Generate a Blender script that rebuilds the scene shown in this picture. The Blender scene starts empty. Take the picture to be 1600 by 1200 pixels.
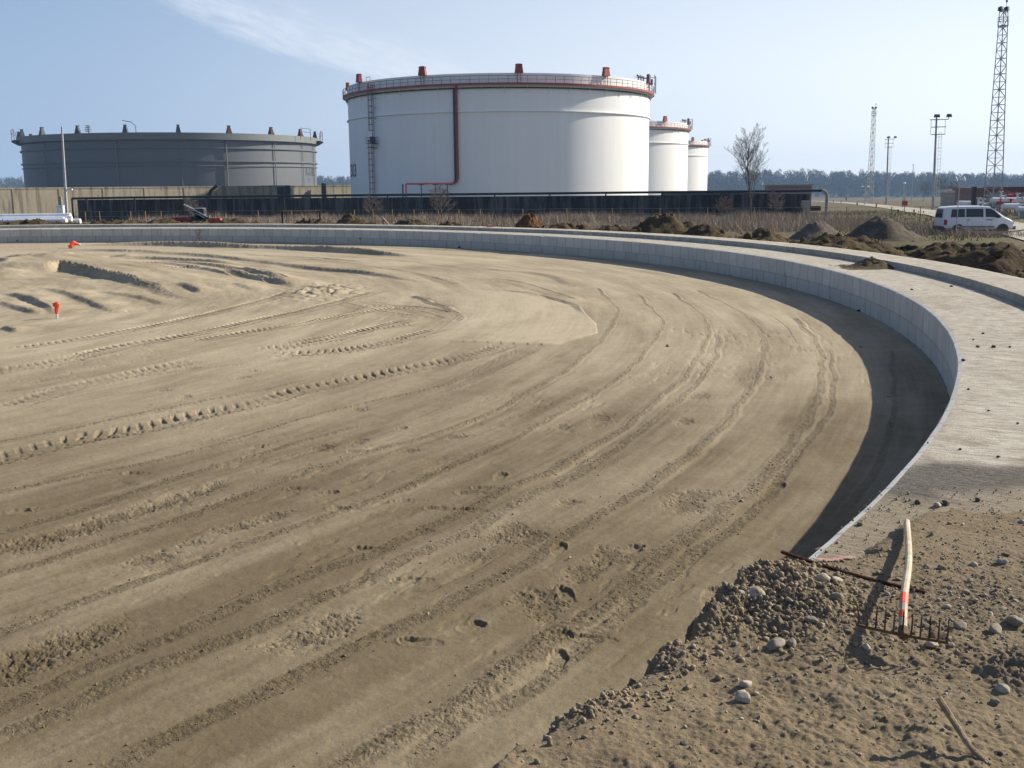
import bpy, math, random
import numpy as np
from mathutils import Matrix, Vector

random.seed(7)
RNG = np.random.default_rng(11)
SC = bpy.context.scene
COL = SC.collection
PI = math.pi

# ------------------------------------------------------------------ camera model
F, HY, ROLL, HC = 1650.0, 290.78, 0.00989, 1.8     # focal length (px of 1600), horizon row, roll, eye height
PITCH = math.atan((600 - HY) / F)
CX, CY, RI = -22.646, 21.773, 29.381               # centre and inner radius of the ring foundation
W_DECK, W_KERB, H_KERB = 1.45, 0.95, 0.13
SAND_Z = -0.65
SUN_AZ, SUN_EL = math.radians(66), math.radians(28.5)


def ray(px, py):
    x, y = px - 800.0, py - 600.0
    c, s = math.cos(ROLL), math.sin(ROLL)
    x, y = c * x - s * y, s * x + c * y
    dx, dy, dz = x / F, 1.0, -y / F
    return (dx, dy * math.cos(PITCH) + dz * math.sin(PITCH), -dy * math.sin(PITCH) + dz * math.cos(PITCH))


def at(px, py, Y):
    d = ray(px, py)
    t = Y / d[1]
    return Vector((d[0] * t, Y, HC + d[2] * t))


def onz(px, py, z):
    d = ray(px, py)
    t = (z - HC) / d[2]
    return Vector((d[0] * t, d[1] * t, z))


def terrain(X, Y):
    Y = np.asarray(Y, float); X = np.asarray(X, float)
    return -1.6 - 0.013 * np.clip(Y - 110, 0, 1290) + np.clip(Y - 1390, 0, 260) * 0.09 * np.interp(X, [-800, -140, 260, 480, 680, 1100], [.92, .96, 1.06, .86, .60, .52])


def gp(px, py):
    z = -1.6
    for _ in range(40):
        p = onz(px, py, z)
        z = 0.5 * z + 0.5 * float(terrain(p.x, p.y))
    return p


# ------------------------------------------------------------------ noise
def _h(ix, iy, seed):
    n = (ix.astype(np.int64) * 374761393 + iy.astype(np.int64) * 668265263 + seed * 974634777) & 0xFFFFFFFF
    n = ((n ^ (n >> 13)) * 1274126177) & 0xFFFFFFFF
    n = ((n ^ (n >> 16)) * 2246822519) & 0xFFFFFFFF
    return ((n ^ (n >> 15)) & 0xFFFFFF).astype(np.float64) / 0xFFFFFF * 2 - 1


def vn(x, y, seed=0):
    x = np.asarray(x, float); y = np.asarray(y, float)
    ix = np.floor(x); iy = np.floor(y)
    fx = x - ix; fy = y - iy
    fx = fx * fx * fx * (fx * (fx * 6 - 15) + 10); fy = fy * fy * fy * (fy * (fy * 6 - 15) + 10)
    a = _h(ix, iy, seed); b = _h(ix + 1, iy, seed); c = _h(ix, iy + 1, seed); d = _h(ix + 1, iy + 1, seed)
    return (a + (b - a) * fx) + ((c + (d - c) * fx) - (a + (b - a) * fx)) * fy


def fbm(x, y, octs=4, seed=0, gain=0.5):
    t = 0; amp = 1; tot = 0
    c, s = math.cos(0.7), math.sin(0.7)
    for o in range(octs):
        t = t + amp * vn(x, y, seed + o * 17); tot += amp
        x, y = 2.03 * (c * x - s * y) + 3.1, 2.03 * (s * x + c * y) - 1.7
        amp *= gain
    return t / tot


def sst(a, b, x):
    t = np.clip((x - a) / (b - a), 0, 1)
    return t * t * (3 - 2 * t)


# ------------------------------------------------------------------ object helpers
def tag(o, label=None, cat=None, group=None, kind=None):
    if label: o['label'] = label
    if cat: o['category'] = cat
    if group: o['group'] = group
    if kind: o['kind'] = kind
    return o


def empty(name, loc=(0, 0, 0), rz=0.0):
    o = bpy.data.objects.new(name, None)
    COL.objects.link(o)
    o.location = loc
    o.rotation_euler = (0, 0, rz)
    o.empty_display_size = 0.2
    return o


def link(name, me, mat, parent=None, smooth=False):
    o = bpy.data.objects.new(name, me)
    COL.objects.link(o)
    if mat is not None: me.materials.append(mat)
    if smooth: me.polygons.foreach_set('use_smooth', np.ones(len(me.polygons), bool))
    if parent is not None: o.parent = parent
    return o


def np_mesh(name, V, Q):
    """V (n,3) float, Q (m,k) int"""
    me = bpy.data.meshes.new(name)
    V = np.ascontiguousarray(V, np.float32); Q = np.ascontiguousarray(Q, np.int32)
    k = Q.shape[1]
    me.vertices.add(len(V)); me.vertices.foreach_set('co', V.ravel())
    me.loops.add(Q.size); me.loops.foreach_set('vertex_index', Q.ravel())
    me.polygons.add(len(Q))
    me.polygons.foreach_set('loop_start', np.arange(0, Q.size, k, dtype=np.int32))
    me.update(calc_edges=True)
    me.validate()
    return me


def grid_quads(nu, nv, keep=None):
    i, j = np.meshgrid(np.arange(nu - 1), np.arange(nv - 1), indexing='ij')
    a = (i * nv + j).ravel()
    Q = np.stack([a, a + nv, a + nv + 1, a + 1], 1)
    if keep is not None:
        Q = Q[keep[Q].all(1)]
    return Q


def compact(V, Q, extra=()):
    u = np.unique(Q)
    m = np.full(len(V), -1); m[u] = np.arange(len(u))
    return V[u], m[Q], [e[u] for e in extra]


def fattr(me, name, vals):
    a = me.attributes.new(name, 'FLOAT', 'POINT')
    a.data.foreach_set('value', np.ascontiguousarray(vals, np.float32))


class MB:
    def __init__(s):
        s.v = []; s.f = []

    def add(s, vs, fs):
        b = len(s.v)
        s.v += [tuple(v) for v in vs]
        s.f += [tuple(i + b for i in f) for f in fs]
        return s

    def box(s, c, size, rz=0.0, taper=1.0):
        hx, hy, hz = size[0] / 2, size[1] / 2, size[2] / 2
        co, si = math.cos(rz), math.sin(rz)
        vs = []
        for z, k in ((-hz, 1), (hz, taper)):
            for x, y in ((-hx, -hy), (hx, -hy), (hx, hy), (-hx, hy)):
                x *= k; y *= k
                vs.append((c[0] + co * x - si * y, c[1] + si * x + co * y, c[2] + z))
        return s.add(vs, [(3, 2, 1, 0), (4, 5, 6, 7), (0, 1, 5, 4), (1, 2, 6, 5), (2, 3, 7, 6), (3, 0, 4, 7)])

    def tube(s, pts, r, n=6, r2=None, cap=True):
        pts = [Vector(p) for p in pts]
        m = len(pts)
        rs = r if isinstance(r, (list, tuple)) else [r + ((r2 if r2 is not None else r) - r) * i / max(1, m - 1) for i in range(m)]
        vs = []; up = None
        for i, p in enumerate(pts):
            t = (pts[min(i + 1, m - 1)] - pts[max(i - 1, 0)])
            if t.length < 1e-9: t = Vector((0, 0, 1))
            t.normalize()
            if up is None:
                up = Vector((0, 0, 1)) if abs(t.z) < 0.9 else Vector((1, 0, 0))
            a = t.cross(up); 
            if a.length < 1e-6: a = t.orthogonal()
            a.normalize(); b = a.cross(t).normalized(); up = b
            for k in range(n):
                w = 2 * PI * k / n
                vs.append(p + (a * math.cos(w) + b * math.sin(w)) * rs[i])
        fs = []
        for i in range(m - 1):
            for k in range(n):
                k2 = (k + 1) % n
                fs.append((i * n + k, i * n + k2, (i + 1) * n + k2, (i + 1) * n + k))
        if cap:
            fs.append(tuple(range(n - 1, -1, -1))); fs.append(tuple((m - 1) * n + k for k in range(n)))
        return s.add(vs, fs)

    def lathe(s, prof, n=96, a0=0.0, a1=2 * PI, c=(0, 0, 0)):
        """prof: list of (radius, z); angle measured like cos, sin"""
        full = abs(a1 - a0 - 2 * PI) < 1e-6
        na = n if full else n + 1
        vs = []
        for i in range(na):
            w = a0 + (a1 - a0) * i / n
            for r, z in prof: vs.append((c[0] + r * math.cos(w), c[1] + r * math.sin(w), c[2] + z))
        m = len(prof); fs = []
        for i in range(n):
            j = (i + 1) % na
            for k in range(m - 1): fs.append((i * m + k, j * m + k, j * m + k + 1, i * m + k + 1))
        return s.add(vs, fs)

    def build(s, name, mat, parent=None, smooth=False):
        me = bpy.data.meshes.new(name)
        me.from_pydata(s.v, [], s.f)
        me.update()
        return link(name, me, mat, parent, smooth)


def autosmooth(o, ang=35):
    me = o.data
    me.polygons.foreach_set('use_smooth', np.ones(len(me.polygons), bool))
    try: me.set_sharp_from_angle(angle=math.radians(ang))
    except Exception: pass
    return o


def copy_tree(o, parent=None):
    c = o.copy(); COL.objects.link(c)
    if parent is not None: c.parent = parent
    for ch in list(o.children): copy_tree(ch, c)
    return c


def font_mesh(txt, size):
    """2-D glyph mesh (vertices, faces) of a text, x to the right, y up, and its width"""
    cu = bpy.data.curves.new('lettering', 'FONT')
    cu.body = txt; cu.size = size; cu.offset = size * .022; cu.fill_mode = 'FRONT'; cu.resolution_u = 4
    o = bpy.data.objects.new('lettering', cu); COL.objects.link(o)
    bpy.context.view_layer.update()
    me = bpy.data.meshes.new_from_object(o.evaluated_get(bpy.context.evaluated_depsgraph_get()))
    vs = [v.co.copy() for v in me.vertices]; fs = [tuple(p.vertices) for p in me.polygons]
    bpy.data.objects.remove(o); bpy.data.curves.remove(cu); bpy.data.meshes.remove(me)
    return vs, fs, max(v.x for v in vs)


# ------------------------------------------------------------------ materials
class NT:
    def __init__(s, name):
        s.m = bpy.data.materials.new(name); s.m.use_nodes = True
        s.t = s.m.node_tree; s.n = s.t.nodes
        s.b = s.n['Principled BSDF']
        s.out = s.n['Material Output']

    def node(s, typ, **kw):
        n = s.n.new(typ)
        for k, v in kw.items(): setattr(n, k, v)
        return n

    def l(s, a, b): s.t.links.new(a, b)

    def val(s, sock, v):
        if isinstance(v, bpy.types.NodeSocket): s.l(v, sock)
        else: sock.default_value = v

    def coord(s, kind='Object', scale=(1, 1, 1)):
        tc = s.node('ShaderNodeTexCoord'); mp = s.node('ShaderNodeMapping')
        mp.inputs['Scale'].default_value = scale
        s.l(tc.outputs[kind], mp.inputs['Vector'])
        return mp.outputs['Vector']

    def noise(s, vec, scale, detail=4, rough=0.55, dist=0.0):
        n = s.node('ShaderNodeTexNoise')
        s.l(vec, n.inputs['Vector'])
        n.inputs['Scale'].default_value = scale; n.inputs['Detail'].default_value = detail
        n.inputs['Roughness'].default_value = rough; n.inputs['Distortion'].default_value = dist
        return n.outputs['Fac']

    def ramp(s, fac, a, b, c0=(0, 0, 0, 1), c1=(1, 1, 1, 1)):
        r = s.node('ShaderNodeValToRGB')
        r.color_ramp.elements[0].position = a; r.color_ramp.elements[1].position = b
        r.color_ramp.elements[0].color = c0; r.color_ramp.elements[1].color = c1
        s.l(fac, r.inputs['Fac'])
        return r.outputs['Color']

    def mix(s, fac, a, b, mode='MIX'):
        m = s.node('ShaderNodeMix', data_type='RGBA', blend_type=mode)
        s.val(m.inputs[0], fac)
        s.val(m.inputs[6], a if not isinstance(a, tuple) else (*a[:3], 1)); s.val(m.inputs[7], b if not isinstance(b, tuple) else (*b[:3], 1))
        return m.outputs[2]

    def math(s, op, a, b=0.0):
        m = s.node('ShaderNodeMath', operation=op)
        s.val(m.inputs[0], a); s.val(m.inputs[1], b)
        return m.outputs[0]

    def attr(s, name):
        a = s.node('ShaderNodeAttribute', attribute_name=name)
        return a.outputs['Fac']

    def bump(s, h, strength=0.3, dist=0.02, prev=None):
        b = s.node('ShaderNodeBump')
        b.inputs['Strength'].default_value = strength; b.inputs['Distance'].default_value = dist
        s.l(h, b.inputs['Height'])
        if prev is not None: s.l(prev, b.inputs['Normal'])
        return b.outputs['Normal']

    def done(s, col=None, rough=0.8, metal=0.0, normal=None, spec=0.3):
        if col is not None: s.val(s.b.inputs['Base Color'], col if not isinstance(col, tuple) else (*col[:3], 1))
        s.val(s.b.inputs['Roughness'], rough); s.b.inputs['Metallic'].default_value = metal
        s.b.inputs['Specular IOR Level'].default_value = spec
        if normal is not None: s.l(normal, s.b.inputs['Normal'])
        return s.m


def simple(name, col, rough=0.7, var=0.15, scale=3.0, metal=0.0, bump=0.0, bscale=40.0, spec=0.3, stretch=(1, 1, 1)):
    t = NT(name)
    v = t.coord('Object', stretch)
    n = t.noise(v, scale, 5)
    lo = tuple(c * (1 - var) for c in col); hi = tuple(min(1, c * (1 + var)) for c in col)
    c = t.mix(t.ramp(n, 0.3, 0.7), lo, hi)
    nb = None
    if bump: nb = t.bump(t.noise(v, bscale, 4), bump, 0.02)
    return t.done(c, rough, metal, nb, spec)


M = {}
M['white_paint'] = None
M['red_paint'] = simple('red_paint', (0.33, 0.035, 0.03), 0.55, 0.2, 2.0)
M['red_oxide'] = simple('red_oxide_paint', (0.27, 0.042, 0.036), 0.6, 0.25, 3.0)
M['orange_red'] = simple('orange_red_paint', (0.75, 0.11, 0.06), 0.5, 0.15, 4.0)
M['dark_metal'] = simple('dark_painted_steel', (0.05, 0.055, 0.07), 0.6, 0.2, 4.0)
M['rail_metal'] = simple('railing_steel', (0.12, 0.1, 0.12), 0.6, 0.2, 2.0)
M['galv'] = simple('galvanised_steel', (0.38, 0.39, 0.41), 0.5, 0.2, 5.0, metal=0.5)
M['mast'] = simple('weathered_mast_steel', (0.36, 0.36, 0.37), 0.6, 0.3, 1.0, metal=0.2)
M['green_pipe'] = simple('dark_green_pipe_paint', (0.014, 0.026, 0.024), 0.5, 0.3, 1.0)
M['yellow'] = simple('faded_yellow_paint', (0.27, 0.18, 0.075), 0.6, 0.25, 4.0)
M['wire'] = simple('fence_wire', (0.16, 0.15, 0.1), 0.6, 0.2, 3.0)
M['rust'] = simple('rusty_steel', (0.09, 0.035, 0.022), 0.85, 0.4, 30.0, bump=0.4, bscale=200)
M['rust_brown'] = simple('brown_rusted_rake_steel', (0.12, 0.07, 0.035), 0.8, 0.35, 25.0, bump=0.3, bscale=150)
M['black'] = simple('matt_black', (0.015, 0.015, 0.016), 0.6, 0.2, 5.0)
M['tyre'] = simple('tyre_rubber', (0.02, 0.02, 0.021), 0.85, 0.2, 10.0)
M['van_paint'] = simple('white_car_paint', (0.62, 0.64, 0.7), 0.25, 0.04, 1.5, spec=0.5)
M['glass'] = simple('dark_window_glass', (0.012, 0.015, 0.018), 0.06, 0.1, 1.0, spec=0.6)
M['bumper'] = simple('dark_grey_plastic', (0.035, 0.036, 0.04), 0.6, 0.1, 5.0)
M['lens_red'] = simple('red_lamp_lens', (0.35, 0.02, 0.015), 0.2, 0.1, 5.0)
M['lens_clear'] = simple('clear_lamp_lens', (0.6, 0.62, 0.64), 0.15, 0.05, 5.0)
M['pipe_white'] = simple('white_coated_pipe', (0.62, 0.65, 0.7), 0.4, 0.12, 1.2)
M['concrete_pier'] = simple('plain_concrete', (0.26, 0.25, 0.23), 0.85, 0.2, 3.0, bump=0.2)
M['trunk'] = simple('grey_brown_bark', (0.12, 0.095, 0.08), 0.9, 0.3, 8.0)
M['twig'] = simple('bare_twigs', (0.19, 0.155, 0.135), 0.9, 0.25, 2.0)
M['road'] = simple('pale_gravel_road', (0.36, 0.32, 0.27), 0.95, 0.15, 0.5)
M['brick'] = simple('brown_brick_wall', (0.2, 0.13, 0.11), 0.9, 0.2, 3.0)
M['roof_red'] = simple('dark_red_roof', (0.09, 0.025, 0.025), 0.7, 0.2, 2.0)
M['pink_paint'] = simple('pink_spray_paint', (0.40, 0.22, 0.19), 0.85, 0.25, 30.0)


def m_white(name='white_tank_paint', col=(0.84, 0.84, 0.83)):
    t = NT(name)
    v = t.coord('Object')
    sep = t.node('ShaderNodeSeparateXYZ'); t.l(v, sep.inputs[0])
    # faint weld seams between the shell courses, and vertical run marks
    fr = t.math('FRACT', t.math('DIVIDE', sep.outputs['Z'], 2.42))
    seam = t.math('LESS_THAN', fr, 0.03)
    ang = t.math('MULTIPLY', t.math('ARCTAN2', sep.outputs['Y'], sep.outputs['X']), 3.35)
    row = t.math('FLOOR', t.math('DIVIDE', sep.outputs['Z'], 2.42))
    vseam = t.math('LESS_THAN', t.math('FRACT', t.math('ADD', ang, t.math('MULTIPLY', row, 0.37))), 0.012)
    seam = t.math('MAXIMUM', seam, vseam)
    streak = t.noise(t.coord('Object', (0.9, 0.9, 0.03)), 1.0, 5)
    c = t.mix(t.ramp(streak, 0.35, 0.75), tuple(k * 0.94 for k in col), col)
    c = t.mix(t.math('MULTIPLY', seam, 0.12), c, tuple(k * 0.75 for k in col))
    run = t.noise(t.coord('Object', (1.6, 1.6, 0.05)), 1.0, 6, 0.7)
    c = t.mix(t.math('MULTIPLY', t.ramp(run, 0.60, 0.72), 0.16), c, (0.42, 0.36, 0.3) if col[0] > .5 else tuple(k * .6 for k in col))
    big = t.noise(v, 0.15, 4)
    c = t.mix(t.math('MULTIPLY', t.ramp(big, 0.4, 0.8), 0.12), c, tuple(k * 0.8 for k in col))
    return t.done(c, 0.5, 0.0, None, 0.25)


M['white_paint'] = m_white()
M['grey_paint'] = m_white('grey_tank_paint', (0.082, 0.092, 0.112))
_p = M['grey_paint'].node_tree.nodes['Principled BSDF']
_p.inputs['Specular IOR Level'].default_value = 0.75; _p.inputs['Roughness'].default_value = 0.55
M['grey_band'] = simple('grey_girder_paint', (0.10, 0.115, 0.112), 0.6, 0.12, 1.0, spec=0.9)


def m_sand():
    t = NT('graded_sand')
    v = t.coord('Object')
    crumb = t.attr('crumb'); pale = t.attr('pale')
    big = t.noise(v, 0.35, 5, 0.6)
    mid = t.noise(v, 3.0, 6, 0.65)
    fine = t.noise(v, 60.0, 4, 0.7)
    spk = t.noise(v, 260.0, 2, 0.6)
    grit = t.noise(v, 13.0, 7, 0.75)
    damp = t.mix(t.ramp(big, 0.3, 0.7), (0.146, 0.112, 0.068), (0.190, 0.148, 0.092))
    dry = t.mix(t.ramp(big, 0.3, 0.7), (0.46, 0.384, 0.275), (0.52, 0.438, 0.318))
    pm_ = t.math('ADD', pale, t.math('MULTIPLY', t.math('SUBTRACT', mid, 0.5), 0.42))
    c = t.mix(t.ramp(pm_, 0.0, 1.0), damp, dry)
    c = t.mix(t.math('MULTIPLY', crumb, 0.5), c, t.mix(0.5, c, (0.10, 0.075, 0.045)))
    c = t.mix(t.math('MULTIPLY', t.ramp(grit, 0.48, 0.68), 0.30), c, t.mix(0.5, c, (0.06, 0.045, 0.028)))
    c = t.mix(t.math('MULTIPLY', t.ramp(fine, 0.38, 0.72), 0.42), c, t.mix(0.6, c, (0.05, 0.038, 0.025)))
    c = t.mix(t.math('MULTIPLY', t.ramp(spk, 0.66, 0.74), 0.3), c, (0.42, 0.37, 0.29))
    hgt = t.math('ADD', t.math('MULTIPLY', fine, 0.6), t.math('MULTIPLY', t.noise(v, 18.0, 5, 0.6), 1.0))
    nb = t.bump(hgt, 0.26, 0.010)
    nb = t.bump(t.noise(v, 120.0, 4, 0.75), 0.35, 0.006, nb)
    nb = t.bump(t.math('MULTIPLY', t.noise(v, 90.0, 4, 0.7), crumb), 0.9, 0.018, nb)
    return t.done(c, 0.95, 0, nb, 0.1)


def m_soil():
    t = NT('trodden_soil')
    v = t.coord('Object')
    crumb = t.attr('crumb')
    big = t.noise(v, 1.6, 5, 0.6); mid = t.noise(v, 9.0, 5, 0.65); fine = t.noise(v, 70.0, 5, 0.7)
    c = t.mix(t.ramp(big, 0.3, 0.7), (0.212, 0.163, 0.105), (0.265, 0.211, 0.142))
    c = t.mix(t.math('MULTIPLY', t.ramp(mid, 0.4, 0.7), 0.45), c, (0.165, 0.122, 0.074))
    c = t.mix(t.math('MULTIPLY', crumb, 0.75), c, (0.185, 0.152, 0.114))
    c = t.mix(t.math('MULTIPLY', t.ramp(fine, 0.4, 0.75), 0.4), c, (0.11, 0.083, 0.055))
    hgt = t.math('ADD', fine, t.math('MULTIPLY', mid, 1.2))
    nb = t.bump(hgt, 0.55, 0.016)
    nb = t.bump(t.noise(v, 170.0, 4, 0.75), 0.6, 0.007, nb)
    return t.done(c, 0.97, 0, nb, 0.1)


def m_deck():
    t = NT('weathered_concrete_top')
    v = t.coord('Object')
    uv = t.node('ShaderNodeUVMap'); 
    mp = t.node('ShaderNodeMapping'); t.l(uv.outputs[0], mp.inputs['Vector']); mp.inputs['Scale'].default_value = (7.0, 1.3, 1)
    brush = t.noise(mp.outputs[0], 3.0, 6, 0.65)
    big = t.noise(v, 0.8, 5, 0.6); mid = t.noise(v, 6.0, 6, 0.65); fine = t.noise(v, 90.0, 4, 0.7)
    c = t.mix(t.ramp(big, 0.3, 0.7), (0.44, 0.402, 0.335), (0.57, 0.53, 0.455))
    c = t.mix(t.math('MULTIPLY', t.ramp(mid, 0.45, 0.68), 0.6), c, (0.25, 0.205, 0.145))
    c = t.mix(t.math('MULTIPLY', t.ramp(brush, 0.45, 0.75), 0.75), c, (0.22, 0.19, 0.15))
    c = t.mix(t.math('MULTIPLY', t.ramp(fine, 0.5, 0.75), 0.5), c, (0.2, 0.175, 0.135))
    # trodden-in dirt and a dark bitumen patch near the soil heap
    dirt = t.attr('dirt'); tar = t.attr('tar')
    c = t.mix(t.math('MULTIPLY', dirt, 0.8), c, (0.21, 0.166, 0.11))
    tar = t.math('MULTIPLY', tar, t.math('ADD', 0.7, t.math('MULTIPLY', t.ramp(t.noise(v, 25.0, 5, 0.7), 0.35, 0.6), 0.3)))
    c = t.mix(t.math('MULTIPLY', tar, 0.9), c, t.mix(t.ramp(fine, 0.4, 0.6), (0.04, 0.036, 0.037), (0.10, 0.09, 0.088)))
    h = t.math('ADD', t.math('MULTIPLY', brush, 1.3), t.math('ADD', t.math('MULTIPLY', mid, 0.8), t.math('MULTIPLY', fine, 0.5)))
    nb = t.bump(h, 0.7, 0.03)
    return t.done(c, 0.92, 0, nb, 0.15)


def m_panel():
    """board-formed concrete of the inner face: panels about half a metre wide, joint at mid height"""
    t = NT('formed_concrete_face')
    uv = t.node('ShaderNodeUVMap'); sep = t.node('ShaderNodeSeparateXYZ'); t.l(uv.outputs[0], sep.inputs[0])
    u, z = sep.outputs['X'], sep.outputs['Y']
    low = t.math('LESS_THAN', z, -0.36)
    uu = t.math('ADD', t.math('MULTIPLY', u, 2.0), t.math('MULTIPLY', low, 0.43))
    uu = t.math('MULTIPLY', uu, t.math('SUBTRACT', 1.0, t.math('MULTIPLY', low, 0.30)))
    idx = t.math('FLOOR', uu); fr = t.math('FRACT', uu)
    j = t.math('LESS_THAN', fr, 0.05)
    hj = t.math('MULTIPLY', t.math('LESS_THAN', t.math('ABSOLUTE', t.math('ADD', z, 0.36)), 0.012), 0.6)
    joint = t.math('MAXIMUM', j, hj)
    wn = t.node('ShaderNodeTexWhiteNoise', noise_dimensions='2D')
    cb = t.node('ShaderNodeCombineXYZ'); t.l(idx, cb.inputs[0]); t.l(low, cb.inputs[1]); t.l(cb.outputs[0], wn.inputs[0])
    v = t.coord('Object')
    n = t.noise(v, 5.0, 6, 0.65)
    c = t.mix(wn.outputs['Value'], (0.47, 0.465, 0.435), (0.56, 0.55, 0.515))
    c = t.mix(t.math('MULTIPLY', t.ramp(n, 0.45, 0.8), 0.45), c, (0.34, 0.33, 0.31))
    c = t.mix(t.math('MULTIPLY', low, 0.35), c, (0.33, 0.32, 0.295))
    c = t.mix(t.math('MULTIPLY', joint, 0.62), c, (0.17, 0.165, 0.155))
    mp = t.node('ShaderNodeMapping'); t.l(uv.outputs[0], mp.inputs['Vector']); mp.inputs['Scale'].default_value = (3.0, 0.5, 1)
    st = t.noise(mp.outputs[0], 2.0, 5, 0.7)
    c = t.mix(t.math('MULTIPLY', t.ramp(st, 0.58, 0.70), 0.65), c, (0.15, 0.14, 0.125))
    nb = t.bump(t.math('SUBTRACT', n, joint), 0.4, 0.01)
    return t.done(c, 0.85, 0, nb, 0.2)


def m_wall(name, a, b, streak, sc):
    t = NT(name)
    v = t.coord('Object')
    n1 = t.noise(v, sc, 6, 0.65)
    n2 = t.noise(t.coord('Object', (1.2, 1.2, 0.12)), 1.1, 6, 0.7)
    n3 = t.noise(v, sc * 4, 5, 0.7)
    c = t.mix(t.ramp(n1, 0.38, 0.66), a, b)
    c = t.mix(t.math('MULTIPLY', t.ramp(n2, 0.47, 0.61), 0.85), c, streak)
    c = t.mix(t.math('MULTIPLY', t.ramp(n3, 0.55, 0.75), 0.4), c, tuple(k * 0.6 for k in a))
    return t.done(c, 0.9, 0, None, 0.15)


def m_ground():
    t = NT('rough_field')
    v = t.coord('Object')
    n1 = t.noise(v, 0.05, 6, 0.6); n2 = t.noise(v, 0.4, 6, 0.7); n3 = t.noise(v, 4.0, 4, 0.7)
    c = t.mix(t.ramp(n1, 0.4, 0.6), (0.125, 0.10, 0.06), (0.115, 0.108, 0.05))
    c = t.mix(t.ramp(n2, 0.4, 0.65), c, (0.17, 0.135, 0.088))
    c = t.mix(t.math('MULTIPLY', t.ramp(n3, 0.45, 0.7), 0.6), c, (0.07, 0.052, 0.034))
    return t.done(c, 0.95, 0, t.bump(n3, 0.6, 0.2), 0.1)


def m_turf(name='turned_earth', soil=(0.075, 0.05, 0.033), turf=(0.098, 0.078, 0.038), straw=(0.19, 0.148, 0.082), k=1.0):
    t = NT(name)
    v = t.coord('Object')
    n1 = t.noise(v, 0.6 * k, 6, 0.65); n2 = t.noise(v, 2.6 * k, 6, 0.7); n3 = t.noise(v, 12.0 * k, 5, 0.7)
    c = t.mix(t.ramp(n1, 0.42, 0.6), soil, turf)
    c = t.mix(t.math('MULTIPLY', t.ramp(n2, 0.52, 0.68), 0.7), c, straw)
    c = t.mix(t.math('MULTIPLY', t.ramp(n3, 0.45, 0.65), 0.6), c, tuple(x * 0.5 for x in soil))
    return t.done(c, 0.97, 0, t.bump(t.math('ADD', n3, n2), 0.8, 0.08), 0.1)


M['sand'] = m_sand(); M['soil'] = m_soil(); M['deck'] = m_deck(); M['panel'] = m_panel()
M['dark_wall'] = m_wall('tarred_concrete', (0.016, 0.017, 0.022), (0.04, 0.041, 0.05), (0.12, 0.115, 0.118), 0.3)
M['pale_wall'] = m_wall('stained_pale_concrete', (0.33, 0.28, 0.2), (0.38, 0.34, 0.26), (0.15, 0.125, 0.105), 0.2)
M['ground'] = m_ground(); M['turf'] = m_turf()
M['gravel_pile'] = m_turf('heaped_gravel', (0.14, 0.115, 0.095), (0.2, 0.17, 0.14), (0.28, 0.24, 0.2), 1.6)
M['brown_clod'] = m_turf('brown_root_clump', (0.12, 0.055, 0.028), (0.22, 0.11, 0.05), (0.27, 0.17, 0.09), 1.3)

# ------------------------------------------------------------------ camera, sun, sky, air
cam = bpy.data.cameras.new('camera')
cam.sensor_width = 36.0; cam.lens = 36.0 * F / 1600; cam.clip_start = 0.05; cam.clip_end = 8000
cam_o = bpy.data.objects.new('camera', cam); COL.objects.link(cam_o)
cam_o.matrix_world = Matrix.Translation((0, 0, HC)) @ Matrix.Rotation(PI / 2 - PITCH, 4, 'X') @ Matrix.Rotation(-ROLL, 4, 'Z')
SC.camera = cam_o

sun = bpy.data.lights.new('sun', 'SUN'); sun.energy = 5.0; sun.angle = math.radians(0.53); sun.color = (1.0, 0.92, 0.77)
sun_o = bpy.data.objects.new('sun', sun); COL.objects.link(sun_o)
sd = Vector((math.sin(SUN_AZ) * math.cos(SUN_EL), math.cos(SUN_AZ) * math.cos(SUN_EL), math.sin(SUN_EL)))
sun_o.rotation_euler = sd.to_track_quat('Z', 'Y').to_euler()
sun_o.location = sd * 50

world = bpy.data.worlds.new('World'); SC.world = world; world.use_nodes = True
wt = world.node_tree; bg = wt.nodes['Background']
sky = wt.nodes.new('ShaderNodeTexSky'); sky.sky_type = 'NISHITA'; sky.sun_disc = False
sky.sun_elevation = SUN_EL; sky.sun_rotation = SUN_AZ
sky.altitude = 100; sky.air_density = 1.0; sky.dust_density = 0.6; sky.ozone_density = 1.5
tc = wt.nodes.new('ShaderNodeTexCoord')
# thin cirrus: project the direction on a high plane, stretch and streak it
sp = wt.nodes.new('ShaderNodeSeparateXYZ'); wt.links.new(tc.outputs['Generated'], sp.inputs[0])
def wmath(op, a, b):
    m = wt.nodes.new('ShaderNodeMath'); m.operation = op
    for i, q in enumerate((a, b)):
        if isinstance(q, bpy.types.NodeSocket): wt.links.new(q, m.inputs[i])
        else: m.inputs[i].default_value = q
    return m.outputs[0]
az = wmath('MULTIPLY', wmath('ARCTAN2', sp.outputs['X'], sp.outputs['Y']), 57.2958)
el = wmath('MULTIPLY', wmath('ARCSINE', sp.outputs['Z'], 0.0), 57.2958)
band = wmath('ADD', wmath('MULTIPLY', wmath('ADD', az, 17.0), 0.30), wmath('SUBTRACT', el, 8.3))     # distance above the slanting lower edge of the veil
cb = wt.nodes.new('ShaderNodeCombineXYZ'); wt.links.new(wmath('MULTIPLY', az, 0.22), cb.inputs[0]); wt.links.new(wmath('MULTIPLY', band, 0.9), cb.inputs[1])
def wnoise(scale, detail, rough, dist):
    n = wt.nodes.new('ShaderNodeTexNoise'); wt.links.new(cb.outputs[0], n.inputs['Vector'])
    n.inputs['Scale'].default_value = scale; n.inputs['Detail'].default_value = detail; n.inputs['Roughness'].default_value = rough; n.inputs['Distortion'].default_value = dist
    return n.outputs['Fac']
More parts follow.
